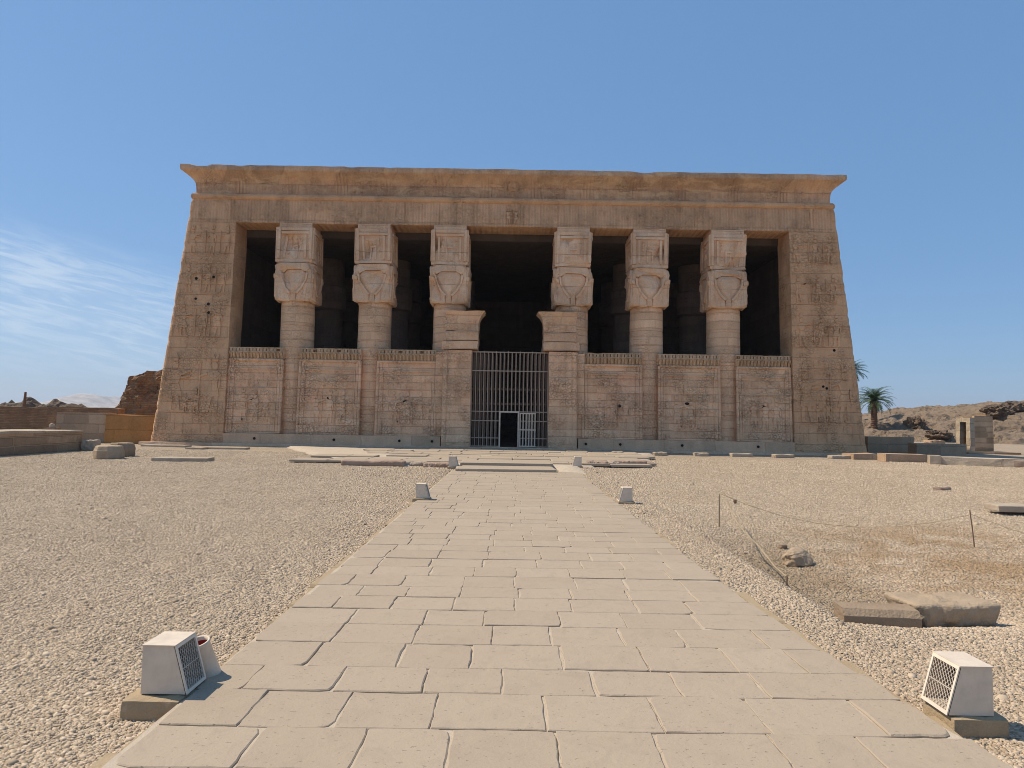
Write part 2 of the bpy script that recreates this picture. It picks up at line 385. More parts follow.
# ------------------------------------------------------------------ ground
def path_right(y): return 2.27 + .37 * math.exp(-max(0, y - 3.4) / 1.6)
PL = -1.93
def gz(x, y):
    z = -.11 + .09 * sstep(9, 24, y)
    if y < 45 and abs(x) < 60:
        z += .018 * nz((x, y, 0), .55) + .012 * nz((x, y, 3), 1.7)
    if y < 24:
        right = sstep(1.9, 2.3, x)
        bank = .075 * right * (1 - sstep(2.95, 3.14 + .05 * nz((0, y, 0), 1.1), x)) * sstep(5.2, 7, y) * (1 - sstep(13, 18, y))
        e0 = 3.10 + .06 * nz((0, y, 5), .9) + .03 * nz((0, y, 9), 3.5)
        dip = -.24 * sstep(e0, e0 + .07, x) * (1 - sstep(3.6, 7.5, x)) * sstep(6.4, 7.6, y) * (1 - sstep(10.2, 13, y))
        soft = -.05 * sstep(3.0, 4.0, x) * (1 - sstep(7, 10, x)) * sstep(4, 6, y) * (1 - sstep(12, 17, y))
        z += bank + dip + soft
    if PL - .05 < x < 2.2 and y < 24: z = min(z, -.07)
    return z
xs = [-3000, -1200, -500, -220, -120, -70, -45] + list(np.arange(-34, 1.9, .3)) + list(np.arange(1.9, 4.6, .05)) + list(np.arange(4.6, 34, .3)) + [45, 70, 120, 220, 500, 1200, 3000]
ys = [-600, -150, -40, -12] + list(np.arange(-5, 5, .4)) + list(np.arange(5, 13, .12)) + list(np.arange(13, 44, .35)) + [50, 60, 80, 120, 200, 400, 900, 2000, 4500]
nx, ny = len(xs), len(ys)
g = MB(); g.v = [(x, y, gz(x, y)) for y in ys for x in xs]
g.f = [(j * nx + i, j * nx + i + 1, (j + 1) * nx + i + 1, (j + 1) * nx + i) for j in range(ny - 1) for i in range(nx - 1)]
tag(g.build('ground', M['ground'], smooth=True), kind='structure')

# loose limestone chips: nobody could count them
def scatter(name, n, region, label):
    rg = np.random.default_rng(11); P = []
    while len(P) < n:
        y = 3.0 + 31.0 * rg.random(n) ** 2.3; x = (rg.random(n) * 2 - 1) * (1.3 + .80 * y)
        for a, b in zip(x, y):
            if region(a, b) and rg.random() < .42 + 1.3 * max(0, .5 + .5 * nz((a, b, 0), .35, 6) + .3 * nz((a, b, 0), 1.3, 2)): P.append((a, b))
    P = np.array(P[:n]); s = (.0050 + .0080 * rg.random(n) ** 2.6) * (.82 + .036 * P[:, 1]); s *= np.where(rg.random(n) < .012, 1.7, 1) * np.where(rg.random(n) < .004, 1.9, 1)
    z = np.array([gz(a, b) for a, b in P]) + s * .25
    cube = np.array([(x, y, q) for q in (-1, 1) for y in (-1, 1) for x in (-1, 1)], float)
    V = cube[None] * (1 + .55 * (rg.random((n, 8, 3)) - .5)); V *= np.stack([np.ones(n) * 1.15, .6 + .5 * rg.random(n), .28 + .30 * rg.random(n)], 1)[:, None]
    V[:, 4:, :2] *= (.62 + .38 * rg.random((n, 1, 1)))
    a = rg.random(n) * 2 * np.pi; t = (rg.random(n) - .5) * 1.0
    x_, y_, z_ = V[..., 0], V[..., 1], V[..., 2]
    y2 = y_ * np.cos(t)[:, None] - z_ * np.sin(t)[:, None]; z2 = y_ * np.sin(t)[:, None] + z_ * np.cos(t)[:, None]
    x3 = x_ * np.cos(a)[:, None] - y2 * np.sin(a)[:, None]; y3 = x_ * np.sin(a)[:, None] + y2 * np.cos(a)[:, None]
    V = np.stack([x3, y3, z2], 2) * s[:, None, None] + np.stack([P[:, 0], P[:, 1], z], 1)[:, None]
    fq = np.array([(0, 1, 5, 4), (1, 3, 7, 5), (3, 2, 6, 7), (2, 0, 4, 6), (4, 5, 7, 6)])
    Fi = (fq[None] + (np.arange(n) * 8)[:, None, None]).reshape(-1)
    me = bpy.data.meshes.new(name); nf = n * 5
    me.vertices.add(n * 8); me.vertices.foreach_set('co', V.reshape(-1))
    me.loops.add(nf * 4); me.loops.foreach_set('vertex_index', Fi)
    me.polygons.add(nf); me.polygons.foreach_set('loop_start', np.arange(nf) * 4)
    try: me.polygons.foreach_set('loop_total', np.full(nf, 4))
    except Exception: pass
    me.update(calc_edges=True)
    at = me.attributes.new('tone', 'FLOAT', 'POINT'); at.data.foreach_set('value', np.repeat(np.clip(rg.random(n) * .9 + .22 * np.array([nz((a, b, 0), .5, 3) for a, b in P]), 0, 1), 8))
    me.materials.append(M['pebble']); o = bpy.data.objects.new(name, me); COL.objects.link(o)
    return tag(o, label, 'gravel', kind='stuff')
scatter('gravel', 400000, lambda x, y: (x < PL - .06 - .05 * (nz((x, y, 0), 2) + .5)) or (x > path_right(y) + .06 + .1 * (nz((0, y, 3), 1.5) + .4)), 'loose pale limestone gravel on both sides of the paved path')

# ------------------------------------------------------------------ paved path
pv = MB(); tone = []
def pslab(mb, tn, x0, x1, y0, y1, z, rg, b=.005, jig=.012):
    j = lambda a=jig: rg.uniform(-a, a)
    dz = rg.uniform(-.003, .003); tx, ty = rg.uniform(-.005, .005), rg.uniform(-.007, .004)
    ring = []
    q4 = ((x0, y0), (x1, y0), (x1, y1), (x0, y1)); bow = [rg.uniform(-.008, .008) for _ in range(4)]
    pts = []
    for i in range(4):
        (xa, ya), (xb, yb) = q4[i], q4[(i + 1) % 4]; nd = 6
        for k in range(nd):
            f = k / nd; o = bow[i] * 4 * f * (1 - f); pts.append((xa + (xb - xa) * f + (o if i % 2 else 0), ya + (yb - ya) * f + (0 if i % 2 else o)))
    for i in range(4):
        if rg.random() < .22:
            k = i * 6; e_ = rg.uniform(.006, .024); cxm, cym = (x0 + x1) / 2, (y0 + y1) / 2
            pts[k] = (pts[k][0] + math.copysign(e_, cxm - pts[k][0]), pts[k][1] + math.copysign(e_, cym - pts[k][1]))
    for (a, c) in pts:
        qx, qy = a + j(.005), c + j(.005)
        ring.append((qx, qy, dz + tx * (qx - (x0 + x1) / 2) + ty * (qy - (y0 + y1) / 2)))
    n0 = len(mb.v); mb.slab(ring, z - .09, z, b * rg.uniform(.7, 1.7)); tn.extend([min(1, max(0, rg.gauss(.5, .2)))] * (len(mb.v) - n0))
rg = random.Random(3)
y = -1.2; row = 0
while y < 23.2:
    d = rg.uniform(.39, .52); xr = path_right(y + d / 2) + rg.uniform(-.03, .02); x = PL + rg.uniform(-.03, .02)
    first = rg.uniform(.28, .62); k = 0
    sk = rg.uniform(-.012, .012)
    while x < xr - .02:
        w = first if k == 0 else rg.uniform(.46, .66); k += 1
        x1 = x + w
        if xr - x1 < .3: x1 = xr
        gp = rg.uniform(.005, .012); yo = sk * (x - .2) + rg.uniform(-.010, .010)
        gy = rg.uniform(.003, .0075)
        pslab(pv, tone, x + gp / 2, x1 - gp / 2, y + yo + gy, y + d + yo - gy * .4, 0, rg)
        x = x1
    y += d; row += 1
po = pv.build('path', M['paving'], attr=tone); tag(po, kind='structure')
bed = MB(); bed.box(PL - .02, 2.25, -1.5, 23.3, -.2, -.0105, (60, 300, 1), lambda p, k: Vector((p.x, p.y, p.z + (.006 * nz(p, 2.3) + .004 * nz(p, 7.3) if k[2] else 0))))
bed.v = [(min(v[0], PL + .0 + (v[0] - PL)) if v[0] < 0 else v[0] + max(0, v[0] / 2.25) * (path_right(v[1]) - 2.27), v[1], v[2]) for v in bed.v]
tag(bed.build('path_bed', M['sand'], smooth=False), kind='structure')
# rough border of worn edging stones along both sides
kb = MB(); kt = []
for side in (-1, 1):
    y = -1.2
    while y < 22.5:
        d = rg.uniform(.5, 1.1); e = PL if side < 0 else path_right(y + d / 2)
        w = rg.uniform(.06, .13); z = rg.uniform(-.055, -.03) if side < 0 else rg.uniform(-.05, -.018)
        a, c = (e - w, e - .012) if side < 0 else (e + .012, e + w)
        ring = [(a + rg.uniform(-.02, .02), y + .01), (c, y + .01), (c, y + d * .5), (c, y + d), (a + rg.uniform(-.02, .02), y + d), (a + rg.uniform(-.03, .03), y + d * .5)]
        n0 = len(kb.v); kb.slab(ring, -.25, z, .02); kt += [rg.uniform(.2, .8)] * (len(kb.v) - n0); y += d
tag(kb.build('path_edging', M['concrete'], attr=kt), kind='structure')

# ------------------------------------------------------------------ terrace in front of the temple
TZ = .12
tr = MB(); tt = []
def t_front(x): return 25.2 + .14 * max(0, x) + .25 * nz((x, 0, 0), .5) + (.9 * sstep(-4, -7, x))
y = 25.0
while y < 39.3:
    d = rg.uniform(.8, 1.3); lim0 = -6.6 - rg.uniform(0, 1.8); lim1 = 4.3 + .16 * (y - 26)
    x = lim0
    while x < lim1:
        w = rg.uniform(.9, 1.9)
        if y > t_front(x + w / 2) and rg.random() > .10 + .3 * sstep(3, 9, abs(x)):
            pslab(tr, tt, x + .02, x + w - .02, y + .03, min(39.35, y + d) - .02, TZ + rg.uniform(-.02, .015), rg, .015, .05)
        x += w
    y += d
tag(tr.build('terrace', M['paving'], attr=tt), kind='structure')
tb = MB()
ring = [(-6.4, 26.4), (-3.9, 25.3), (1.6, 25.4), (1.9, 23.0), (2.4, 23.1), (2.6, 26.0), (5.2, 27.2), (8.0, 39.4), (-12.6, 39.4)]
n = 28; fs = []; vv = []
def inside(x, y):
    c = False
    for i in range(len(ring)):
        (xa, ya), (xb, yb) = ring[i], ring[i - 1]
        if (ya > y) != (yb > y) and x < (xb - xa) * (y - ya) / (yb - ya) + xa: c = not c
    return c
GX = np.arange(-13.5, 12, .3); GY = np.arange(22.6, 39.6, .3)
for yy in GY:
    for xx in GX:
        i_ = inside(xx, yy); ramp = sstep(23, 26, yy)
        vv.append((xx, yy, (TZ - .045 + .02 * nz((xx, yy, 0), .8)) * ramp if i_ else -.09))
W_ = len(GX)
for j in range(len(GY) - 1):
    for i in range(W_ - 1):
        q = (j * W_ + i, j * W_ + i + 1, (j + 1) * W_ + i + 1, (j + 1) * W_ + i)
        if any(vv[k][2] > -.08 for k in q): fs.append(q)
tb.v = vv; tb.f = fs
tag(tb.build('terrace_bed', M['sand'], smooth=True), kind='structure')

def wstone(mb, c, dim, rz=0., seed=0, rr=.04, amp=.02, div=(10, 8, 5), tilt=0.0, taper=0.):
    """weathered block: rounded box grid with worn surface, base at c.z"""
    c = Vector(c); hx, hy, hz = dim[0] / 2, dim[1] / 2, dim[2] / 2; rot = Matrix.Rotation(rz, 3, 'Z') @ Matrix.Rotation(tilt, 3, 'Y')
    rr = min(rr, hx * .9, hy * .9, hz * .9)
    def jit(p, k):
        q = Vector((max(-hx + rr, min(hx - rr, p.x)), max(-hy + rr, min(hy - rr, p.y)), max(-hz + rr, min(hz - rr, p.z))))
        d = p - q
        if d.length > 1e-6: p = q + d.normalized() * rr
        s_ = 1 - taper * (p.z / hz * .5 + .5); p = Vector((p.x * s_, p.y * s_, p.z))
        n_ = p.normalized(); a = nz(p, 2.2 / max(dim), seed * 3.1) * amp * 1.6 + nz(p, 6 / max(dim), seed * 1.7 + 5) * amp + nz(p, 16 / max(dim), seed + 9) * amp * .5
        p = p + n_ * a
        return rot @ p + c + Vector((0, 0, hz))
    mb.box(-hx, hx, -hy, hy, -hz, hz, div, jit)

# two steps up to the terrace, only across the left part of the path
st = MB(); wstone(st, (-.18, 23.95, -.02), (3.35, 1.75, .11), R(2.5), 1, .03, .012, (40, 8, 3)); 
tag(st.build('stone_step', M['paving'], attr=[.6] * len(st.v)), 'lower long worn stone step at the far end of the paved path', 'step', 'steps up to the terrace')
st = MB(); wstone(st, (-.16, 25.75, -.02), (3.3, 1.8, .20), R(1.5), 2, .03, .012, (40, 12, 3))
tag(st.build('stone_step', M['paving'], attr=[.55] * len(st.v)), 'upper stone step just behind the lower one before the temple gate', 'step', 'steps up to the terrace')

# ------------------------------------------------------------------ temple
X0, YF, B = -.12, 39.7, .06
T = thing('temple', 'large sandstone temple front with six face-topped columns and barred gate', 'temple', (X0, YF, 0))
def fy(z): return B * z
def hw(z): return 20.28 - .0958 * z
def wjit(a=.018, edge=None):
    def f(p, k):
        n_ = Vector((nz(p, .9, 1), nz(p, .9, 2), nz(p, .9, 3))) * a + Vector((nz(p, 3.7, 4), nz(p, 3.7, 5), 0)) * a * .8
        return p + n_
    return f
# relief figures ------------------------------------------------
def figure(mb, fn, u, z, h, s, crown=0, arm=0, d=.05):
    """a standing profile figure: legs, kilt, torso, arms, head, headdress; s = facing"""
    U = lambda pts: [(u + s * a * h, z + b * h) for a, b in pts]
    pol = [[(-.09, 0), (-.01, 0), (.02, .03), (-.035, .04), (-.03, .40), (-.10, .40)],
           [(.07, 0), (.19, 0), (.19, .025), (.12, .04), (.07, .40), (-.01, .40)],
           [(-.12, .30), (.15, .29), (.075, .53), (-.07, .53)],
           [(-.06, .53), (.06, .53), (.125, .73), (.05, .785), (-.06, .785), (-.13, .73)],
           [(-.055, .80), (-.07, .90), (-.03, .945), (.03, .94), (.055, .89), (.045, .85), (.02, .80)]]
    if arm == 0: pol += [[(.10, .72), (.13, .70), (.26, .66), (.27, .69), (.15, .745)], [(-.13, .72), (-.10, .72), (-.09, .45), (-.12, .44)]]
    elif arm == 1: pol += [[(.09, .73), (.12, .68), (.30, .76), (.30, .80), (.12, .75)], [(.09, .66), (.10, .62), (.28, .66), (.28, .69)]]
    else: pol += [[(.09, .73), (.12, .70), (.20, .60), (.23, .62), (.14, .74)], [(-.13, .72), (-.10, .72), (-.11, .46), (-.14, .46)]]
    if arm != 1: pol += [[(.255, .02), (.275, .02), (.275, .92), (.255, .92)]]
    if crown == 0: pol += [[(-.05, .95), (.03, .95), (.05, 1.0), (0, 1.12), (-.035, 1.13), (-.07, 1.02)]]
    elif crown == 1: pol += [[(-.06, .95), (.04, .95), (.06, 1.10), (.03, 1.10), (-.01, 1.02), (-.05, 1.10), (-.08, 1.10)]]
    else: pol += [[(math.cos(t) * .055 - .01, 1.02 + math.sin(t) * .055) for t in [i * math.pi / 5 for i in range(10)]]]
    for i, p in enumerate(pol): mb.relief(U(p), fn, d + .004 * i, .02)
def glyphs(mb, fn, u0, u1, z0, z1, cell, rg, d=.022):
    x = u0
    while x < u1 - cell * .5:
        zz = z0
        while zz < z1 - cell * .5:
            hh = cell * rg.uniform(.45, .95); cx, cz = x + cell * .5 + rg.uniform(-.04, .04) * cell, zz + hh * .5; w = cell * rg.uniform(.2, .38); k = rg.randrange(6); e = hh * .40
            if rg.random() < .85:
                if k == 0: mb.relief([(cx - w, cz - e * .3), (cx + w, cz - e * .3), (cx + w, cz + e * .2), (cx - w, cz + e * .2)], fn, d, .01)
                elif k == 1: mb.relief([(cx + math.cos(t) * w * .8, cz + math.sin(t) * min(w, e) * .8) for t in [i * math.pi / 4 for i in range(8)]], fn, d, .01)
                elif k == 2:
                    mb.relief([(cx - w, cz), (cx, cz - e * .5), (cx + w, cz), (cx + w * .5, cz + e), (cx - w * .2, cz + e * .4)], fn, d, .01)
                    mb.relief([(cx - w * .1, cz - e), (cx + w * .15, cz - e), (cx + w * .15, cz - e * .4), (cx - w * .1, cz - e * .4)], fn, d, .01)
                elif k == 3: mb.relief([(cx - w * .3, cz - e), (cx + w * .3, cz - e), (cx + w * .3, cz + e), (cx - w * .3, cz + e)], fn, d, .01)
                elif k == 4:
                    mb.relief([(cx - w, cz - e), (cx - w * .4, cz - e), (cx - w * .4, cz + e), (cx - w, cz + e * .6)], fn, d, .01)
                    mb.relief([(cx + w * .2, cz - e * .6), (cx + w, cz - e * .6), (cx + w, cz), (cx + w * .2, cz + e * .3)], fn, d, .01)
                else: mb.relief([(cx - w, cz - e * .2), (cx - w * .2, cz - e), (cx + w, cz - e * .7), (cx + w * .5, cz + e * .2), (cx - w * .3, cz + e)], fn, d, .01)
            zz += hh * 1.05
        x += cell
def line(mb, fn, u0, z0, u1, z1, w=.03, d=.02):
    if abs(u1 - u0) > abs(z1 - z0): mb.relief([(u0, z0 - w), (u1, z1 - w), (u1, z1 + w), (u0, z0 + w)], fn, d, .004)
    else: mb.relief([(u0 - w, z0), (u0 + w, z0), (u1 + w, z1), (u1 - w, z1)], fn, d, .004)

for s in (-1, 1):
    a = MB(); i_, t_ = 16.2, 1.8
    xi = lambda z: s * i_; xo = lambda z: s * (hw(z) - .16)
    lo, hi = (xo, xi) if s < 0 else (xi, xo)
    a.hexa([(lo(0), fy(0), 0), (hi(0), fy(0), 0), (lo(0), t_ + fy(0), 0), (hi(0), t_ + fy(0), 0),
            (lo(13), fy(13), 13), (hi(13), fy(13), 13), (lo(13), fy(13) + t_, 13), (hi(13), fy(13) + t_, 13)], (16, 4, 52), wjit(.016))
    fn = lambda u, z, d: (u, fy(z) - d, z)
    cxm = s * 18.0
    rgf = random.Random(21 + s)
    for zz in (1.75, 5.75, 6.1, 8.35, 8.7, 10.65, 11.0, 13.0 - .1): line(a, fn, s * 16.45, zz, s * (hw(zz) - .5), zz, .028, .018)
    c = s * (16.35 + hw(3.5) - .3) / 2
    figure(a, fn, c - 1.1, 1.85, 3.05, 1, 0, 1); figure(a, fn, c + 1.1, 1.85, 3.05, -1, 1, 0)
    figure(a, fn, c + .15, 1.85, 1.25, 1, 0, 1); figure(a, fn, c - .45, 1.85, 1.0, 1, 2, 1)
    for zz, hh in ((6.2, 1.75), (8.8, 1.5), (11.1, 1.5)):
        c = s * (16.35 + hw(zz + 1) - .3) / 2
        figure(a, fn, c - 1.05, zz, hh, 1, rgf.randrange(3), 1); figure(a, fn, c + .1, zz, hh, -1, rgf.randrange(3), 2); figure(a, fn, c + .95, zz, hh, -1, rgf.randrange(3), 0)
        glyphs(a, fn, c - .75, c - .3, zz + hh * .75, zz + hh * 1.2, .22, rgf); glyphs(a, fn, c + 1.2, c + 1.45, zz + hh * .5, zz + hh * 1.15, .22, rgf)
    glyphs(a, fn, c - .5, c + .5, 4.55, 5.65, .26, rgf)
    for u in np.arange(16.5, 19.6, .5): line(a, fn, s * u, .75, s * u, 1.65, .02, .02)
    cw = a.build('corner_wall', M['facade'], T)
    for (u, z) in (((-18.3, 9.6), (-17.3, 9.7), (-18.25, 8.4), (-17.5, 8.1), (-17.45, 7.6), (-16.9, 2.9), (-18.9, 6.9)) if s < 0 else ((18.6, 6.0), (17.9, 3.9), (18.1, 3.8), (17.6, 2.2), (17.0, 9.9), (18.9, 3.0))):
        h_ = MB(); q = fy(z); rq = .07 + .06 * abs(nz((u, z, 0), 3)); h_.tube([(u, q - .022, z), (u, q + .3, z)], [rq, rq], 9); h_.build('drilled_hole_shade', M['hole_shade'], cw)  # black plugs paint hole shade on the uncut wall
    # half-round roll up the battered outer corner
    mo = MB(); rs = random.Random(5)
    pts = []; rad = []
    for k in range(60):
        z = .02 + k * 14.38 / 59; pts.append((s * (hw(z) - .15), fy(z) + .13, z)); rad.append(.18 - (.035 if rs.random() < .12 else 0) + rs.uniform(-.008, .008))
    mo.tube(pts, rad, 12); mo.build('corner_moulding', M['facade'], T, smooth=False)
    # side wall of the hall, battered outside
    sw = MB(); ii = 17.4
    lo, hi = ((lambda z: -hw(z) + .05), (lambda z: -ii)) if s < 0 else ((lambda z: ii), (lambda z: hw(z) - .05))
    sw.hexa([(lo(0), 1.8, 0), (hi(0), 1.8, 0), (lo(0), 26, 0), (hi(0), 26, 0), (lo(14.4), 1.8 + fy(13), 14.4), (hi(14.4), 1.8 + fy(13), 14.4), (lo(14.4), 26, 14.4), (hi(14.4), 26, 14.4)], (2, 30, 30), wjit(.02))
    sw.build('side_wall', M['facade'], T)
ar = MB(); fn = lambda u, z, d: (u, fy(z) - d, z)
ar.hexa([(-hw(13) + .16, fy(13), 13.003), (hw(13) - .16, fy(13), 13.003), (-hw(13) + .16, fy(13) + 1.75, 13.003), (hw(13) - .16, fy(13) + 1.75, 13.003),
         (-hw(14.4) + .16, fy(14.4), 14.4), (hw(14.4) - .16, fy(14.4), 14.4), (-hw(14.4) + .16, fy(14.4) + 1.7, 14.4), (hw(14.4) - .16, fy(14.4) + 1.7, 14.4)], (150, 3, 6), wjit(.014))
rgl = random.Random(31)
u = -18.3
while u < 18.2:                                           # two rows of signs, and tall dividing lines
    glyphs(ar, fn, u, u + .95, 13.15, 14.25, .30, rgl, .02); line(ar, fn, u - .03, 13.1, u - .03, 14.3, .012, .025); u += 1.0
figure(ar, fn, .2, 13.12, 1.0, -1, 2, 2); figure(ar, fn, -.25, 13.12, 1.0, 1, 1, 2)
line(ar, fn, -18.6, 13.07, 18.6, 13.07, .025, .02)
ar.build('architrave', M['friezecut'], T)
# roll moulding under the cornice
to = MB(); rs = random.Random(8)
nseg = 220
zt = 14.56
pts = [(-hw(zt) + .1 + (2 * hw(zt) - .2) * k / nseg, fy(zt) + .02, zt + .008 * rs.uniform(-1, 1)) for k in range(nseg + 1)]
to.tube(pts, [.185 + rs.uniform(-.012, .008) - (.06 if rs.random() < .03 else 0) for _ in pts], 12)
for s in (-1, 1): to.tube([(s * (hw(zt) - .1), fy(zt) + .02, zt), (s * (hw(zt) - .1), 26, zt)], .185, 12)
to.build('roll_moulding', M['facade'], T)
# cavetto cornice round the four sides
co = MB(); prof = [(-.18, 14.40), (-.17, 14.76), (-.16, 14.98), (-.145, 15.18), (-.12, 15.36), (-.06, 15.50), (.05, 15.62), (.20, 15.75), (.36, 15.87), (.46, 15.94), (.51, 15.97), (.53, 16.04), (.52, 16.27), (-.5, 16.30), (-2.0, 16.30)]
def cring(o, z):
    h_ = hw(14.6) + o; f_ = fy(14.6) - o; b_ = 26 + o; n_ = 150; p = []
    for k in range(n_): p.append((-h_ + 2 * h_ * k / n_, f_))
    for k in range(30): p.append((h_, f_ + (b_ - f_) * k / 30))
    for k in range(30): p.append((h_ - 2 * h_ * k / 30, b_))
    for k in range(30): p.append((-h_, b_ + (f_ - b_) * k / 30))
    q = []
    for (x, y_) in p:
        v = Vector((x, y_, z)); j = Vector((0, nz(v, 1.1, 3), nz(v, .8, 7) * .7)) * .03
        if z > 16.2:
            chip = max(0, nz((x, y_ * .5, 0), .55, 2) - .25) * .4 + max(0, nz((x, y_ * .5, 0), 2.1, 8) - .42) * .5; j.z -= chip; j.z += .02 * nz((x, y_, 0), 3, 1)
        q.append(v + j)
    return q
rings = [cring(*p) for p in prof]; m_ = len(rings[0])
for r_ in rings: co.v += [tuple(p) for p in r_]
for i in range(len(rings) - 1):
    for k in range(m_): co.f.append((i * m_ + k, i * m_ + (k + 1) % m_, (i + 1) * m_ + (k + 1) % m_, (i + 1) * m_ + k))
co.f.append(tuple((len(rings) - 1) * m_ + k for k in range(m_)))
# carved cavetto: groups of upright ribs between winged-disc panels
def cav(u, z, d):
    for (o0, z0), (o1, z1) in zip(prof, prof[1:]):
        if z0 <= z <= z1 and z1 > z0:
            o = o0 + (o1 - o0) * (z - z0) / (z1 - z0); return (u, fy(14.6) - o - d, z)
    return (u, fy(14.6) - .2 - d, z)
def rib(u, z0, z1, w, d=.03):
    if abs(u) > 18.45: return
    zs = [z0 + (z1 - z0) * i / 6 for i in range(7)]
    for a_, b_ in zip(zs, zs[1:]): co.relief([(u - w, a_), (u + w, a_), (u + w, b_), (u - w, b_)], cav, d, .006)
rgc = random.Random(77)
for k in range(-6, 7):
    c = k * 2.9
    for j in range(4): rib(c + 1.45 + (j - 1.5) * .19, 14.8, 15.88, .06)
    if k == 0: continue
    for q in range(5):
        uu = c - .85 + q * .42
        glyphs(co, cav, uu, uu + .38, 14.95, 15.65, .34, rgc, .035)
for u in np.arange(-3.0, 3.0, .2): rib(u, 14.78, 15.02, .055, .035)
for s in (-1, 1):                                         # wings of the disc over the gate
    for q in range(3): co.relief([(s * .35, 15.35 - q * .1), (s * (2.2 - q * .45), 15.62 - q * .12), (s * (2.25 - q * .45), 15.70 - q * .12), (s * .35, 15.43 - q * .1)], cav, .05, .01)
co.relief([(math.cos(t) * .34, 15.42 + math.sin(t) * .26) for t in [i * math.pi / 8 for i in range(16)]], cav, .10, .06)
co.build('cornice', M['cornice'], T)
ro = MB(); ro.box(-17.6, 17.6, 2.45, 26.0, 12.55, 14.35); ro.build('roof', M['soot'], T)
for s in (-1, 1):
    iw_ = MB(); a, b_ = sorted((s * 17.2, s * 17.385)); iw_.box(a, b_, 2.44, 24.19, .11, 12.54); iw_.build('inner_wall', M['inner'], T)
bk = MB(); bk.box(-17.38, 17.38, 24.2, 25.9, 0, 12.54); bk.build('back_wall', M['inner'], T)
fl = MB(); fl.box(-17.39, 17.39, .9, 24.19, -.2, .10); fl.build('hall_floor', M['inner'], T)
rh = MB(); rh.hexa([(-18.2, 26.05, 0), (18.2, 26.05, 0), (-18.2, 70, 0), (18.2, 70, 0), (-17.2, 26.05, 11.5), (17.2, 26.05, 11.5), (-17.2, 69, 11.5), (17.2, 69, 11.5)], (20, 20, 10), wjit(.02)); rh.build('rear_hall', M['facade'], T)
# plinth with a low ledge
for s in (-1, 1):
    p_ = MB(); a, b_ = (-16.19, -3.9) if s < 0 else (3.9, 16.19)
    p_.hexa([(a, -.02, 0), (b_, -.02, 0), (a, 1.2, 0), (b_, 1.2, 0), (a, .035, .70), (b_, .035, .70), (a, 1.2, .70), (b_, 1.2, .70)], (60, 3, 4), wjit(.022))
    pl = p_.build('plinth', M['plinth'], T)
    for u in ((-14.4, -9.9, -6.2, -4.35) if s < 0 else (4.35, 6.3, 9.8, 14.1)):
        h_ = MB(); h_.tube([(u, -.035, .42), (u, .12, .42)], .075, 10); h_.build('drain_hole_shade', M['hole_shade'], pl)  # black plug painted as the shade of a hole, plinth uncut
lg = MB()
for a, b_ in ((-20.75, -4.1), (-4.09, 4.1), (4.11, 20.85)):
    lg.hexa([(a, -.42, -.1), (b_, -.42, -.1), (a, .9 if abs(a) < 4.2 and abs(b_) < 4.2 else -.02, -.1), (b_, .9 if abs(a) < 4.2 and abs(b_) < 4.2 else -.02, -.1),
             (a, -.34, .15), (b_, -.34, .15), (a, .9 if abs(a) < 4.2 and abs(b_) < 4.2 else -.02, .15), (b_, .9 if abs(a) < 4.2 and abs(b_) < 4.2 else -.02, .15)], (60, 2, 2), wjit(.03))
lg.build('base_ledge', M['plinth'], T)

# columns ---------------------------------------------------------
sh = MB(); prf = [(1.02, .02)]
rs = random.Random(4); z = .5
while z < 8.3:
    r_ = 1.0 - .045 * (z / 8.4); prf += [(r_ - .006, z), (r_ + rs.uniform(-.006, .006), z + .03)]
    z2 = min(8.36, z + rs.uniform(.8, 1.15)); r2 = 1.0 - .045 * (z2 / 8.4); prf += [(r2 + rs.uniform(-.006, .006), z2 - .03), (r2 - .03, z2 - .008)]; z = z2
prf += [(.95, 8.40)]
sh.lathe(prf, 40, jit=lambda p: p + Vector((nz(p, 1.2, 1), nz(p, 1.2, 2), 0)) * .02)
column = sh.build('column', M['column'], T, (-12.65, 1.62, 0))
cp = MB()
cp.box(-.95, .95, -.95, .95, 8.42, 10.70, (6, 6, 8), wjit(.012))
def side(k):
    ca, sa = math.cos(k * math.pi / 2), math.sin(k * math.pi / 2)
    def f(u, z, d): y_ = -(.96 + d); return (u * ca - y_ * sa, u * sa + y_ * ca, z)
    return f
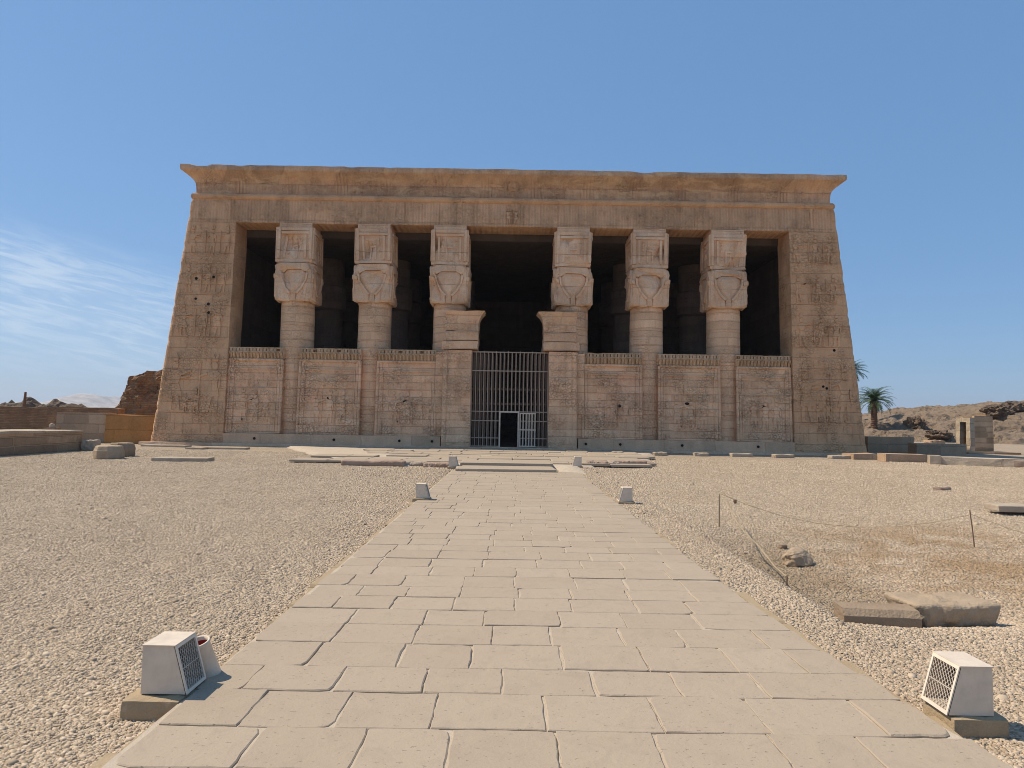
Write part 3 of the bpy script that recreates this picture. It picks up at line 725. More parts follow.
for k in range(4):
    f = side(k)
    for s in (-1, 1):
        cp.relief([(s * u_, z_) for u_, z_ in ((.14, 8.40), (.30, 8.36), (.92, 8.42), (1.07, 8.58), (1.07, 8.95), (1.03, 9.5), (1.05, 9.95), (1.02, 10.35), (.88, 10.42), (.76, 10.0), (.66, 9.6), (.18, 8.86))], f, .15, .13)
        cp.relief([(s * u_, z_) for u_, z_ in ((.74, 10.06), (.86, 10.02), (.80, 9.62), (.52, 9.10), (.24, 8.76), (.12, 8.84), (.42, 9.16), (.70, 9.64))], f, .23, .03)
        cp.relief([(s * u_, z_) for u_, z_ in ((.82, 9.62), (1.06, 9.70), (1.09, 9.98), (.84, 9.9))], f, .20, .05)     # ear
        for q in range(3): line(cp, f, s * (.45 + q * .22), 8.46, s * (.62 + q * .18), 9.2, .014, .17)
    cp.relief([(-.72, 9.98), (-.68, 9.66), (-.42, 9.18), (-.12, 8.84), (.12, 8.84), (.42, 9.18), (.68, 9.66), (.72, 9.98), (.5, 10.22), (-.5, 10.22)], f, .17, .26)   # defaced face
    cp.relief([(-.15, 8.40), (.15, 8.40), (.15, 8.99), (-.15, 8.99)], f, .12, .02)
    for q in range(3): line(cp, f, -.14, 8.5 + q * .16, .14, 8.5 + q * .16, .02, .15)
    cp.relief([(-1.0, 10.26), (-.76, 10.06), (-.45, 10.24), (.45, 10.24), (.76, 10.06), (1.0, 10.26), (.98, 10.50), (.8, 10.62), (-.8, 10.62), (-.98, 10.50)], f, .20, .10)
cp.box(-1.08, 1.08, -1.08, 1.08, 10.66, 10.82, (4, 4, 1), wjit(.012))
capital = cp.build('capital', M['capital'], column)
na = MB(); na.box(-1.03, 1.03, -1.03, 1.03, 10.825, 12.725, (6, 6, 8), wjit(.008)); rgn = random.Random(14)
for k in range(4):
    f0 = side(k); f = lambda u, z, d, f0=f0: f0(u, z, d + .07)
    for s in (-1, 1):
        na.relief([(s * .84, 10.85), (s * 1.0, 10.85), (s * 1.0, 12.7), (s * .84, 12.7)], f, .08, .01)
        na.relief([(s * .56, 10.9), (s * .68, 10.9), (s * .68, 12.3), (s * .56, 12.3)], f, .075, .01)
        na.relief([(s * .10, 10.9), (s * .19, 10.9), (s * .19, 11.6), (s * .10, 11.6)], f, .06, .01)
        glyphs(na, f, s * .38 - .16, s * .38 + .16, 10.95, 12.2, .3, rgn, .05)
    na.relief([(-.84, 12.32), (.84, 12.32), (.84, 12.46), (-.84, 12.46)], f, .10, .01)
    na.relief([(-.20, 11.6), (.20, 11.6), (.20, 11.7), (-.20, 11.7)], f, .07, .01)
    na.relief([(-.84, 12.52), (.84, 12.52), (.84, 12.7), (-.84, 12.7)], f, .035, .01)
    glyphs(na, f, -.5, .5, 11.75, 12.25, .25, rgn, .05)
na.build('shrine_block', M['capital'], column)
ab = MB(); ab.box(-.95, .95, -.95, .95, 12.727, 13.0, (4, 4, 2), wjit(.008)); ab.build('abacus', M['column'], column)
cols = [column]
for x in (-8.08, -3.64, 3.58, 8.02, 12.58): c = copy_tree(column, T); c.location = (x, 1.62, 0); cols.append(c)
for k, c in enumerate(cols):                              # each head is broken and worn in its own way
    for ch in c.children:
        if ch.name.startswith('abacus'): continue
        ch.data = ch.data.copy()
        for v in ch.data.vertices:
            p = v.co.copy(); e = .05 * nz(p, 1.1, k * 7) + .035 * nz(p, 2.7, k * 5 + 2) + .02 * nz(p, 7, k)
            bite = max(0, nz(p, .9, k * 11 + 3) - .22) * .7; d_ = Vector((p.x, p.y, 0)); d_ = d_.normalized() if d_.length else d_
            v.co = p + d_ * (e - bite) + Vector((0, 0, .03 * nz(p, 1.9, k + 50)))
# plain dim columns deeper inside
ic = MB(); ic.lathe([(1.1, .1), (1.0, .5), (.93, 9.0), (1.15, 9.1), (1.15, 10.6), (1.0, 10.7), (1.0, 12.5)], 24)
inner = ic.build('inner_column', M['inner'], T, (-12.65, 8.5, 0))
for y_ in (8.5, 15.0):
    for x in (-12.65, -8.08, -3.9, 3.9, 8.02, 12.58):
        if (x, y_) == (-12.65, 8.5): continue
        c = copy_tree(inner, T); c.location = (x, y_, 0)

# screen walls between the columns -------------------------------
def screen(x0, x1, seed):
    w = (x1 - x0) / 2; cx = (x0 + x1) / 2; rg_ = random.Random(seed)
    yb = .24; f0 = lambda u, z, d: (u, yb + fy(z) - d, z)
    p_ = MB()
    p_.hexa([(-w, yb + fy(.7), .70), (w, yb + fy(.7), .70), (-w, 1.1, .70), (w, 1.1, .70), (-w, yb + fy(5), 4.98), (w, yb + fy(5), 4.98), (-w, 1.1, 4.98), (w, 1.1, 4.98)], (18, 3, 24), wjit(.012))
    iw = w - .42
    for hh in (1.15,): figure(p_, f0, -iw * .55, 1.35, 1.75, 1, rg_.randrange(3), 1, .045); figure(p_, f0, iw * .05, 1.35, 1.7, -1, rg_.randrange(3), 0, .045); figure(p_, f0, iw * .62, 1.35, 1.7, -1, rg_.randrange(3), 2, .045)
    glyphs(p_, f0, -iw + .1, iw - .1, 3.4, 4.25, .26, rg_, .035); glyphs(p_, f0, -iw + .1, iw - .1, .8, 1.2, .28, rg_, .03); glyphs(p_, f0, -iw * .4, -iw * .15, 2.0, 3.2, .22, rg_, .03); glyphs(p_, f0, iw * .3, iw * .5, 2.2, 3.2, .22, rg_, .03); line(p_, f0, -iw, 3.32, iw, 3.32, .02, .03)
    line(p_, f0, -iw, 1.28, iw, 1.28, .025, .02)
    r_ = p_.build('screen_wall', M['screen'], T, (cx, 0, 0))
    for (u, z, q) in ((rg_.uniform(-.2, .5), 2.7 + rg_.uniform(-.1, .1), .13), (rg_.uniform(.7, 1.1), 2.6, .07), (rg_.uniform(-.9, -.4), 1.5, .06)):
        h_ = MB(); y_ = yb + fy(z); h_.tube([(u, y_ - .022, z), (u, y_ + .3, z)], [q, q], 9); h_.v = [(v[0], v[1], z + (v[2] - z) * .65) for v in h_.v]; h_.build('socket_hole_shade', M['hole_shade'], r_)  # flattened black plugs, socket shade by colour only
    fr = MB()
    for s in (-1, 1):
        fr.tube([(s * (w - .02), yb + fy(.72) - .02, .72), (s * (w - .02), yb + fy(4.95) - .02, 4.95)], .085, 10)
        fr.relief([(s * (w - .33), .78), (s * (w - .27), .78), (s * (w - .27), 4.42), (s * (w - .33), 4.42)], f0, .07, .01)
        fr.relief([(s * (w - .26), .74), (s * (w - .11), .74), (s * (w - .11), 4.9), (s * (w - .26), 4.9)], f0, .045, .01)
    fr.relief([(-w + .27, 4.36), (w - .27, 4.36), (w - .27, 4.43), (-w + .27, 4.43)], f0, .07, .01)
    fr.tube([(-w, yb + fy(4.93) - .02, 4.93), (w, yb + fy(4.93) - .02, 4.93)], .085, 10)
    fr.build('screen_frame', M['screen'], r_)
    c_ = MB(); pr = [(.02, 5.0), (.0, 5.1), (-.04, 5.22), (-.11, 5.32), (-.15, 5.35), (-.15, 5.42), (.10, 5.43), (.10, 5.57), (-.13, 5.58), (-.13, 5.64), (.9, 5.66), (.9, 5.0)]
    yy = yb + fy(5.2); N = 24
    for k in range(N + 1):
        x = -w - .03 + (2 * w + .06) * k / N
        for (o, z) in pr:
            zz = z - (max(0, nz((x + cx, 0, 0), 1.1, seed) - .2) * .14 if z > 5.5 else 0); c_.v.append((x, yy + o + .012 * nz((x, z, cx), 2), zz))
    L = len(pr)
    for k in range(N):
        for i in range(L): c_.f.append((k * L + i, (k + 1) * L + i, (k + 1) * L + (i + 1) % L, k * L + (i + 1) % L))
    c_.f += [tuple(range(L)), tuple(N * L + i for i in range(L))[::-1]]
    nb = int(2 * w / .19)
    for k in range(nb):                                   # row of little rearing snakes along the top, ribs below
        x = -w + .07 + k * (2 * w - .14) / (nb - 1)
        if rg_.random() < .93: c_.box(x - .075, x + .075, yy - .12, yy + .09, 5.425, 5.575)
        c_.hexa([(x - .05, yy - .045, 5.02), (x + .05, yy - .045, 5.02), (x - .05, yy + .1, 5.02), (x + .05, yy + .1, 5.02),
                 (x - .05, yy - .20, 5.33), (x + .05, yy - .20, 5.33), (x - .05, yy - .02, 5.33), (x + .05, yy - .02, 5.33)])
    c_.build('screen_cornice', M['screen_cornice'], r_)
for i, (a, b_) in enumerate(((-16.15, -13.1), (-12.1, -8.62), (-7.62, -4.22), (4.18, 7.55), (8.56, 12.04), (13.05, 16.12))): screen(a, b_, 40 + i)
# gate posts and the broken lintel ends above them
for s in (-1, 1):
    p_ = MB(); a, b_ = sorted((s * 2.22, s * 3.62))
    p_.hexa([(a, -.05, .0), (b_, -.05, .0), (a, 1.1, .0), (b_, 1.1, .0), (a, .20, 5.64), (b_, .20, 5.64), (a, 1.1, 5.64), (b_, 1.1, 5.64)], (8, 4, 26), wjit(.018))
    f0 = lambda u, z, d: (u, -.05 + .0443 * z - d, z)
    rgp = random.Random(60 + s); glyphs(p_, f0, min(s * 2.4, s * 3.0), max(s * 2.4, s * 3.0), 1.0, 5.3, .3, rgp, .02)
    line(p_, f0, s * 3.12, .3, s * 3.12, 5.5, .03, .03)
    jp = p_.build('gate_post', M['screen'], T)
    st_ = MB(); a, b_ = sorted((s * 3.63, s * 3.98)); st_.tube([(s * 3.70, .02, .1), (s * 3.70, .22, 5.6)], .15, 12); st_.box(*sorted((s * 3.63, s * 4.25)), .30, 1.0, .71, 5.55); st_.build('post_moulding', M['screen'], jp)
    l_ = MB(); a, b_ = sorted((s * 1.88, s * 3.75)); al, bl = sorted((s * 1.88, s * 3.9))
    l_.box(al, bl, .12, 1.6, 5.70, 6.16, (14, 8, 5), wjit(.06)); l_.box(a, b_, .14, 1.6, 6.20, 6.74, (14, 8, 5), wjit(.06))
    l_.box(a, b_, .20, 1.6, 6.78, 7.9, (10, 6, 5), lambda p, k, s=s: p + Vector((0, 0, .02 * nz(p, 2))) + (Vector((-s * .38 * max(0, (p.z - 7.15) / .75) ** 2, 0, 0)) if abs(p.x) < 2.4 else Vector((0, 0, 0))) + (Vector((0, -.22 * max(0, (p.z - 7.15) / .75) ** 2, 0)) if k[1] == 0 else Vector((0, 0, 0))) + Vector((nz(p, 2, 1), nz(p, 2, 2), .5 * nz(p, 3, 3))) * .07)
    f1 = lambda u, z, d: (u, .20 - .22 * max(0, (z - 7.15) / .75) ** 2 - d, z)
    glyphs(l_, f1, min(s * 2.0, s * 3.6), max(s * 2.0, s * 3.6), 6.85, 7.5, .34, rgp, .035)
    l_.build('broken_lintel', M['column'], jp)
# barred gate -----------------------------------------------------
GY_ = .42
gt = MB()                                                 # outer frame of the gate; the rails hang in it
for q in ((-2.23, 2.21, 5.55, 5.61), (-2.23, -2.17, .15, 5.55), (2.15, 2.21, .15, 5.55)): gt.box(q[0], q[1], GY_ - .03, GY_ + .03, q[2], q[3])
gate = gt.build('gate', M['gate'], T)
for z, a, b_ in ((4.5, -2.17, 2.15), (2.17, -2.17, -.58), (2.17, .56, 2.15), (1.64, -2.17, -.58), (1.64, .56, 2.15), (.66, -2.17, -.58), (.66, .56, 2.15), (.19, -2.17, -.58), (.19, .56, 2.15)):
    gd = MB(); gd.box(a, b_, GY_ - .034, GY_ + .03, z - .028, z + .028); gd.build('rail', M['gate'], gate)
for z in (3.46, 2.62):
    gd = MB(); gd.box(-2.23, 2.21, GY_ + .12, GY_ + .17, z - .05, z + .05); gd.build('rail', M['gatedark'], gate)
def bar(x, z0, z1, w, mat, y_=GY_):
    m_ = MB(); m_.box(x - w, x + w, y_ - w, y_ + w, z0, z1); return m_.build('bar', mat, gate)
for k in range(20):
    x = -2.19 + k * 4.36 / 19
    bar(x, 2.2 if -.58 < x < .56 else .15, 5.6 + (.0 if k % 3 else .04), .021, M['gate'], GY_ - .012)
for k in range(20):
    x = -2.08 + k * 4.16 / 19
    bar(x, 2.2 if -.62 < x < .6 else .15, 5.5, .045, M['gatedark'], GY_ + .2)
wf = MB(); wf.box(-.58, -.51, GY_ - .05, GY_ + .05, .15, 2.20); wf.box(.48, .55, GY_ - .05, GY_ + .05, .15, 2.20); wf.box(-.51, .48, GY_ - .05, GY_ + .05, 2.12, 2.20)
wf.build('doorway_frame', M['white'], gate)
dl = MB()
for k in range(6): x = .62 + k * .17; dl.box(x - .028, x + .028, GY_ - .12, GY_ - .08, .2, 2.1)
for z in (.22, 1.15, 2.08): dl.box(.58, 1.52, GY_ - .125, GY_ - .075, z - .03, z + .03)
dl.build('open_door', M['white'], gate)

# ------------------------------------------------------------------ floodlights along the path
def floodlight(loc, s, sc, label, rz=0.):
    """s = +1: grille looks towards +x. wedge housing, frame, wire grille, lamp inside"""
    t = thing('floodlight', label, 'floodlight', loc, rz, 'floodlight boxes along the path')
    w, dp, h, lean = .29 * sc, .28 * sc, .30 * sc, .085 * sc
    X = lambda x: x if s > 0 else -x
    def pt(x, y_, z): return (X(x), y_, z)
    def quad(mb, a): mb.add(a, [(0, 1, 2, 3)])
    b = MB(); th = .006
    def plate(pts, off):
        o = Vector(off); v = [Vector(p) for p in pts] + [Vector(p) + o for p in pts]
        b.add(v, [(3, 2, 1, 0), (4, 5, 6, 7), (0, 1, 5, 4), (1, 2, 6, 5), (2, 3, 7, 6), (3, 0, 4, 7)])
    xr = lambda z: w / 2 - lean * (z / h)
    plate([pt(-w / 2, 0, 0), pt(xr(0), 0, 0), pt(xr(h), 0, h), pt(-w / 2 + .004, 0, h)], (0, th, 0))
    plate([pt(-w / 2, dp, 0), pt(xr(0), dp, 0), pt(xr(h), dp, h), pt(-w / 2 + .004, dp, h)], (0, -th, 0))
    plate([pt(-w / 2, th, 0), pt(-w / 2, dp - th, 0), pt(-w / 2 + .004, dp - th, h), pt(-w / 2 + .004, th, h)], (X(th), 0, 0))
    plate([pt(-w / 2, -.006, h), pt(xr(h) + .006, -.006, h), pt(xr(h) + .006, dp + .006, h), pt(-w / 2, dp + .006, h)], (0, 0, th))
    plate([pt(-w / 2 + th, th, .004), pt(xr(0) - .01, th, .004), pt(xr(0) - .01, dp - th, .004), pt(-w / 2 + th, dp - th, .004)], (0, 0, th))
    b.build('housing', M['white'], t)
    li = MB(); e = .014
    li.hexa([pt(-w / 2 + e, e, .012), pt(-w / 2 + .12 * sc, e, .012), pt(-w / 2 + e, dp - e, .012), pt(-w / 2 + .12 * sc, dp - e, .012),
             pt(-w / 2 + e, e, h - .004), pt(-w / 2 + .08 * sc, e, h - .004), pt(-w / 2 + e, dp - e, h - .004), pt(-w / 2 + .08 * sc, dp - e, h - .004)]); li.build('shade_liner', M['lamp_and_shade'], t)  # dark box added so the inside of the housing looks shaded
    fr = MB(); fwid = .018 * sc
    def gp(a, z, o): # point on leaning grille plane
        return pt(xr(z) + o, a, z)
    def strip(a0, a1, z0, z1, o0, o1):
        v = [gp(a0, z0, o0), gp(a1, z0, o0), gp(a1, z1, o0), gp(a0, z1, o0), gp(a0, z0, o1), gp(a1, z0, o1), gp(a1, z1, o1), gp(a0, z1, o1)]
        return v, [(3, 2, 1, 0), (4, 5, 6, 7), (0, 1, 5, 4), (1, 2, 6, 5), (2, 3, 7, 6), (3, 0, 4, 7)]
    for q in ((.0, fwid, 0, h), (dp - fwid, dp, 0, h), (fwid, dp - fwid, 0, fwid), (fwid, dp - fwid, h - fwid, h)): fr.add(*strip(*q, -.004, .008))
    fr.build('grille_frame', M['frame'], t)
    gr = MB(); n = 8
    lo, hi_, z0, z1 = fwid * .8, dp - fwid * .8, fwid * .8, h - fwid * .8
    for k in range(-n, n + 1):                            # diagonal mesh both ways, clipped to the frame
        for sg in (1, -1):
            pts = []
            for i in range(25):
                f_ = i / 24; a = lo + (hi_ - lo) * (k / n + f_ if sg > 0 else 1 - (k / n + f_)); z = z0 + (z1 - z0) * f_
                if lo <= a <= hi_: pts.append(gp(a, z, .002 * sg))
            if len(pts) > 1: gr.tube([pts[0], pts[-1]], .0024 * sc, 4, False)
    gr.tube([gp(lo, h * .5, .004), gp(hi_, h * .5, .004)], .0035 * sc, 5)
    gr.build('grille', M['grille'], t)
    lm = MB(); c = Vector(pt(-w * .22, dp / 2, h * .45)); d = Vector(pt(1, 0, 0))
    lm.tube([c, c + d * .02, c + d * .06, c + d * .08], [.03 * sc, .06 * sc, .085 * sc, .087 * sc], 14); lm.build('lamp', M['lamp_and_shade'], t)
    return t
def footing(cx, cy, zt, w, d, h, label, seed, taper=0.):
    m_ = MB(); wstone(m_, (0, 0, -h), (w, d, h), 0, seed, .02, .006, (8, 8, 4), 0, taper)
    return tag(m_.build('concrete_block', M['concrete'], None, (cx, cy, zt), smooth=False), label, 'block', 'concrete bases of the floodlights')
floodlight((-2.075, 4.32, .012), 1, .95, 'cream floodlight box nearest on the left, beside the dark red-lined tube')
footing(-2.115, 4.42, .006, .35, .38, .26, 'low sandy concrete base under the near left floodlight', 3)
floodlight((2.725, 4.20, .012), -1, .93, 'cream floodlight box nearest on the right, its wire grille turned to the path')
footing(2.765, 4.325, .006, .33, .33, .32, 'sandy concrete base under the near right floodlight', 4)
floodlight((-1.84, 14.75, .04), 1, .95, 'small cream floodlight halfway along the left edge of the path')
footing(-1.86, 14.89, .037, .36, .40, .2, 'concrete base of the small floodlight halfway along the left edge', 5)
floodlight((2.45, 14.9, .02), -1, .95, 'small cream floodlight halfway along the right edge of the path')
footing(2.46, 15.03, .017, .36, .40, .2, 'concrete base of the small floodlight halfway along the right edge', 6)
floodlight((-1.98, 24.3, .06), 1, 1.15, 'farthest left floodlight box, beside the left end of the stone steps')
footing(-1.98, 24.46, .056, .42, .44, .2, 'concrete base of the farthest left floodlight by the steps', 7)
floodlight((2.42, 25.6, .06), -1, 1.15, 'farthest right floodlight box at the corner of the terrace kerb')
footing(2.42, 25.76, .056, .42, .44, .2, 'concrete base of the farthest right floodlight by the terrace kerb', 8)
pot = thing('tube_lamp', 'tilted cream tube with dark red inside, behind the near left floodlight', 'lamp', (-1.99, 4.72, -.03)); pot.rotation_euler = (R(13), R(-9), 0)
p_ = MB(); N = 28
pr = [(.098, -.02), (.098, .01), (.072, .235), (.077, .24), (.077, .258), (.066, .258), (.064, .22), (.07, .06)]
p_.lathe(pr, N); p_.build('tube', M['white'], pot, smooth=True)
q_ = MB(); q_.lathe([(.0655, .245), (.0635, .215), (.060, .16), (.02, .15)], N); q_.f = [f for f in q_.f if len(f) == 4]; q_.lathe([(.058, .14), (.058, .158)], N); q_.build('lining', M['red'], pot)

# ------------------------------------------------------------------ loose stones
def stone(name, label, cat, px, py, z, dim, rz=0., seed=0, rr=.05, amp=.03, mat='block', div=(14, 10, 8), group=None, taper=0., sink=.02, shift=(0, 0)):
    c = G(px, py, z); m_ = MB(); wstone(m_, (0, 0, 0), dim, 0, seed, rr, amp, div, 0, taper)
    return tag(m_.build(name, M[mat], None, (c.x + shift[0], c.y + dim[1] / 2 + shift[1], gz(c.x, c.y) - sink), rz), label, cat, group)
# worked block with a chamfered top edge
c = G(884, 620, -.14); m_ = MB()
L, D, Hh, ch = .70, .30, .165, .06
pf = [(0, 0), (0, Hh - ch), (ch * .9, Hh), (D, Hh), (D, 0)]
nn = 16
for k in range(nn + 1):
    x = -L / 2 + L * k / nn
    for (a, z) in pf:
        p = Vector((x, a, z)); dd = .006 * nz(p, 9, 2) + .01 * nz(p, 3, 4); m_.v.append((x + .02 * nz((0, a, z), 7) * (k in (0, nn)), a + dd, z + dd * .6 + .0))
for k in range(nn):
    for i in range(5): m_.f.append((k * 5 + i, (k + 1) * 5 + i, (k + 1) * 5 + (i + 1) % 5, k * 5 + (i + 1) % 5)[::-1])
m_.f += [tuple(range(5)), tuple(nn * 5 + i for i in range(5))[::-1]]
tag(m_.build('stone_block', M['block'], None, (c.x, c.y + .02, gz(c.x, c.y) - .025), R(-7)), 'long squared stone with slanted top edge, left of the flat boulder', 'stone')
# boulder
def boulder(name, label, px, py, z, dim, seed, mat='boulder', sub=4, sq=.55, amp=.10, group=None, rz=0., keep=.85):
    c = G(px, py, z); bm = bmesh.new(); bmesh.ops.create_icosphere(bm, subdivisions=sub, radius=1)
    cuts = [(Vector((rnd.uniform(-1, 1), rnd.uniform(-1, 1), rnd.uniform(-.2, 1))).normalized(), rnd.uniform(.62, .85)) for _ in range(9)]
    for v in bm.verts:
        p = v.co.copy(); p = Vector([math.copysign(abs(q) ** sq, q) for q in p]); p /= max(1, p.length / 1.3)
        for n_, d_ in cuts:
            e = p.dot(n_) - d_
            if e > 0: p -= n_ * e * keep
        p *= 1 + amp * nz(p, 1.6, seed) + amp * .5 * nz(p, 4, seed + 3) + amp * .22 * nz(p, 10, seed + 5)
        v.co = Vector((p.x * dim[0] / 2, p.y * dim[1] / 2, p.z * dim[2] / 2 + dim[2] * .36))
    me = bpy.data.meshes.new(name); bm.to_mesh(me); bm.free(); me.materials.append(M[mat])
    o = bpy.data.objects.new(name, me); COL.objects.link(o); o.location = (c.x, c.y + dim[1] * .4, gz(c.x, c.y) - .01); o.rotation_euler = (0, 0, rz)
    return tag(o, label, 'stone', group)
stone('boulder', 'broad flat-topped pale boulder beside the squared stone block', 'stone', 955, 617, -.15, (.80, .46, .25), R(6), 44, .05, .03, 'boulder', (26, 18, 12), None, -.13)
boulder('small_stone', 'fist-sized stone wedged between the squared block and the flat boulder', 928, 617, -.15, (.14, .12, .09), 6, sub=3)
boulder('rock', 'rounded pale rock alone on the gravel by the roped ditch', 801, 559, -.26, (.42, .34, .30), 9, amp=.20, sq=.8, keep=.45)
boulder('small_stone', 'small brown stone touching the left side of the rounded pale rock', 783, 547, -.26, (.16, .14, .10), 12, 'block', 3)
boulder('dark_stone', 'small dark stone far out on the right gravel', 945, 491, -.06, (.42, .3, .13), 15, 'kerb', 3)
stone('stone_slab', 'flat slab at the right edge of the photo resting above a shadow gap', 'stone', 1030, 517, -.1, (1.1, .6, .14), R(-8), 21, .03, .02, 'slabstone', sink=-.06)
stone('stone_slab', 'dark-sided flat slab lying on the left gravel before the temple corner', 'stone', 178, 462, -.03, (1.95, .9, .16), R(6), 22, .03, .03, 'slabstone', (24, 10, 4))
for (px, py, ra, h, rz_, mt, lb) in ((101, 459.5, .52, .50, 22, 'boulder', 'eight-sided pale stone drum on the left gravel, the front one of two'), (115, 457, .50, .54, 8, 'block', 'darker stone drum pressed against the back right of the eight-sided drum')):
    c = G(px, py, -.03); m_ = MB(); k0 = .93
    for (z, k) in ((-.05, .94), (.04, 1.0), (h * .62, 1.0), (h * .66, .97), (h * .93, .90), (h, .82)):
        for q in range(16):
            a = 2 * math.pi * q / 16; rr_ = ra * k * (1.0 if q % 2 == 0 else .93); p = Vector((rr_ * math.cos(a), rr_ * math.sin(a), z)); m_.v.append(p + p.normalized() * (.03 * nz(p, 3, px) + .012 * nz(p, 9, px)))
    for i in range(5):
        for q in range(16): m_.f.append((i * 16 + q, i * 16 + (q + 1) % 16, (i + 1) * 16 + (q + 1) % 16, (i + 1) * 16 + q))
    m_.f.append(tuple(80 + q for q in range(16)))
    tag(m_.build('column_drum', M[mt], None, (c.x, c.y + ra, gz(c.x, c.y)), R(rz_)), lb, 'stone')
stone('stone_block', 'small pale cubic block at the right end of the low left wall', 'stone', 87, 451, -.03, (.62, .55, .5), R(4), 25, .05, .03, 'slabstone')
for i, (px, py, w, d, h, sd, mt, lb) in enumerate((
        (372, 466, 2.3, .6, .22, 31, 'kerb', 'longest rough kerb stone at the left end of the terrace edge'),
        (410, 466, 1.15, .5, .18, 32, 'slabstone', 'pale short kerb stone left of the steps, second from the floodlight'),
        (438, 467.3, 1.05, .5, .18, 33, 'kerb', 'short kerb stone next to the far left floodlight'),
        (597, 467.5, .8, .5, .24, 34, 'kerb', 'kerb stone beside the far right floodlight'),
        (628, 467, 1.45, .6, .26, 35, 'kerb', 'long red brown kerb stone right of the path end'),
        (612, 467.2, .55, .45, .22, 38, 'slabstone', 'short pale kerb stone between two red brown ones on the right'),
        (647, 466, .55, .5, .18, 39, 'kerb', 'rounded last kerb stone at the right end of the terrace edge'))):
    stone('kerb_stone', lb, 'kerb stone', px, py, -.02, (w, d, h), R(rnd.uniform(-3, 4)), sd, .08, .055, mt, (30, 8, 6), 'kerb stones edging the terrace')
for i, (px, py, w, lb) in enumerate((
        (163, 446.5, 2.4, 'long thin paving slab at the foot of the left temple corner'),
        (194, 449, .9, 'small dark paving slab below the left corner wall'),
        (225, 449, 2.0, 'broken slab on the gravel below the leftmost screen wall'),
        (331, 457.5, 1.2, 'thin lone slab on the gravel left of the terrace'))):
    stone('stone_slab', lb, 'stone', px, py, 0, (w, .7, .12), R(rnd.uniform(-4, 4)), 50 + i, .03, .025, 'slabstone', (14, 6, 3), 'slabs lying before the temple foot')
for i, (px, w, lb) in enumerate(((618, .55, 'pale block before the screen wall right of the gate post'), (661, .7, 'pale block before the second screen wall right of the gate'), (702, .75, 'pale block under the second column from the right'), (743, 1.1, 'pale slab pair before the rightmost screen wall'), (785, 1.0, 'pale slab below the right edge of the rightmost screen wall'), (843, 1.15, 'stepped pale slab below the right temple corner'))):
    stone('footing_block', lb, 'stone', px, 454.5 + (px - 618) * .018, 0, (w, .5, .2), R(rnd.uniform(-3, 3)), 60 + i, .04, .03, 'slabstone', (8, 6, 4), 'pale blocks along the temple foot')

# rope and stakes ---------------------------------------------------
def stake(px, py, z, h, lean, label, r=.012):
    c = G(px, py, z); m_ = MB(); m_.tube([(0, 0, -.1), (lean[0] * .5, lean[1] * .5, h * .5), (lean[0], lean[1], h)], [r, r * .9, r * .8], 7)
    tag(m_.build('stake', M['rope' if r > .014 else 'rust'], None, (c.x, c.y, gz(c.x, c.y))), label, 'stake', 'stakes carrying the rope')
    return Vector((c.x + lean[0], c.y + lean[1], gz(c.x, c.y) + h))
t1 = stake(719, 527, -.14, .60, (.01, 0), 'upright iron stake at the far end of the roped ditch', .016)
t2 = stake(975, 545, -.12, .58, (-.06, .02), 'thin leaning stake standing on the brownish gravel on the right', .010)
t3 = stake(786, 583, -.2, .24, (.02, .02), 'short stub stake at the near end of the roped ditch', .012)
def rope(a, b, sag, label, sway=0., r=.006):
    m_ = MB(); pts = [a.lerp(b, i / 24) + Vector((sway * math.sin(i * .5) * .02, 0, -4 * sag * (i / 24) * (1 - i / 24) + .004 * math.sin(i * 1.7))) for i in range(25)]
    pts = [Vector((p.x, p.y, max(p.z, gz(p.x, p.y) + .012))) for p in pts]; o = pts[0].copy()
    m_.tube([p - o for p in pts], r, 6); return tag(m_.build('rope', M['rope'], None, o), label, 'rope')
rope(t1, t3, .10, 'straw coloured rope running down along the ditch to the stub stake', 1, .008)
rope(t1, t2 + Vector((0, 0, -.08)), .36, 'long slack rope across the gravel between the two tall stakes', 1)
rope(t2 + Vector((0, 0, -.06)), Vector((8.6, 9.9, .02)), .10, 'rope leaving the right stake towards the edge of the photo', 1)
tw = MB(); rt = random.Random(5); c = G(773, 574, -.25)
for k in range(26):
    a = rt.uniform(0, 6.3); p = Vector((rt.uniform(-.35, .35), rt.uniform(-.9, .9), rt.uniform(.01, .05))); L = rt.uniform(.12, .38); d = Vector((math.cos(a), math.sin(a), rt.uniform(-.05, .45))) * L
    tw.tube([p, p + d * .5 + Vector((0, 0, .02)), p + d + Vector((rt.uniform(-.05, .05), 0, 0))], [.005, .004, .002], 5)
tag(tw.build('dry_twigs', M['rope'], None, (c.x + .15, c.y + .5, gz(c.x + .3, c.y + .5))), 'dry straw coloured twigs lying in the roped ditch', 'twigs', kind='stuff')
kn = MB(); wstone(kn, (0, 0, 0), (.05, .04, .07), 0, 2, .02, .008, (4, 4, 4)); q = t1.lerp(t2, .07)
tag(kn.build('rag', M['rust'], None, (q.x, q.y, q.z - .16)), 'dark knotted rag tied to the rope beside the upright stake', 'rag')

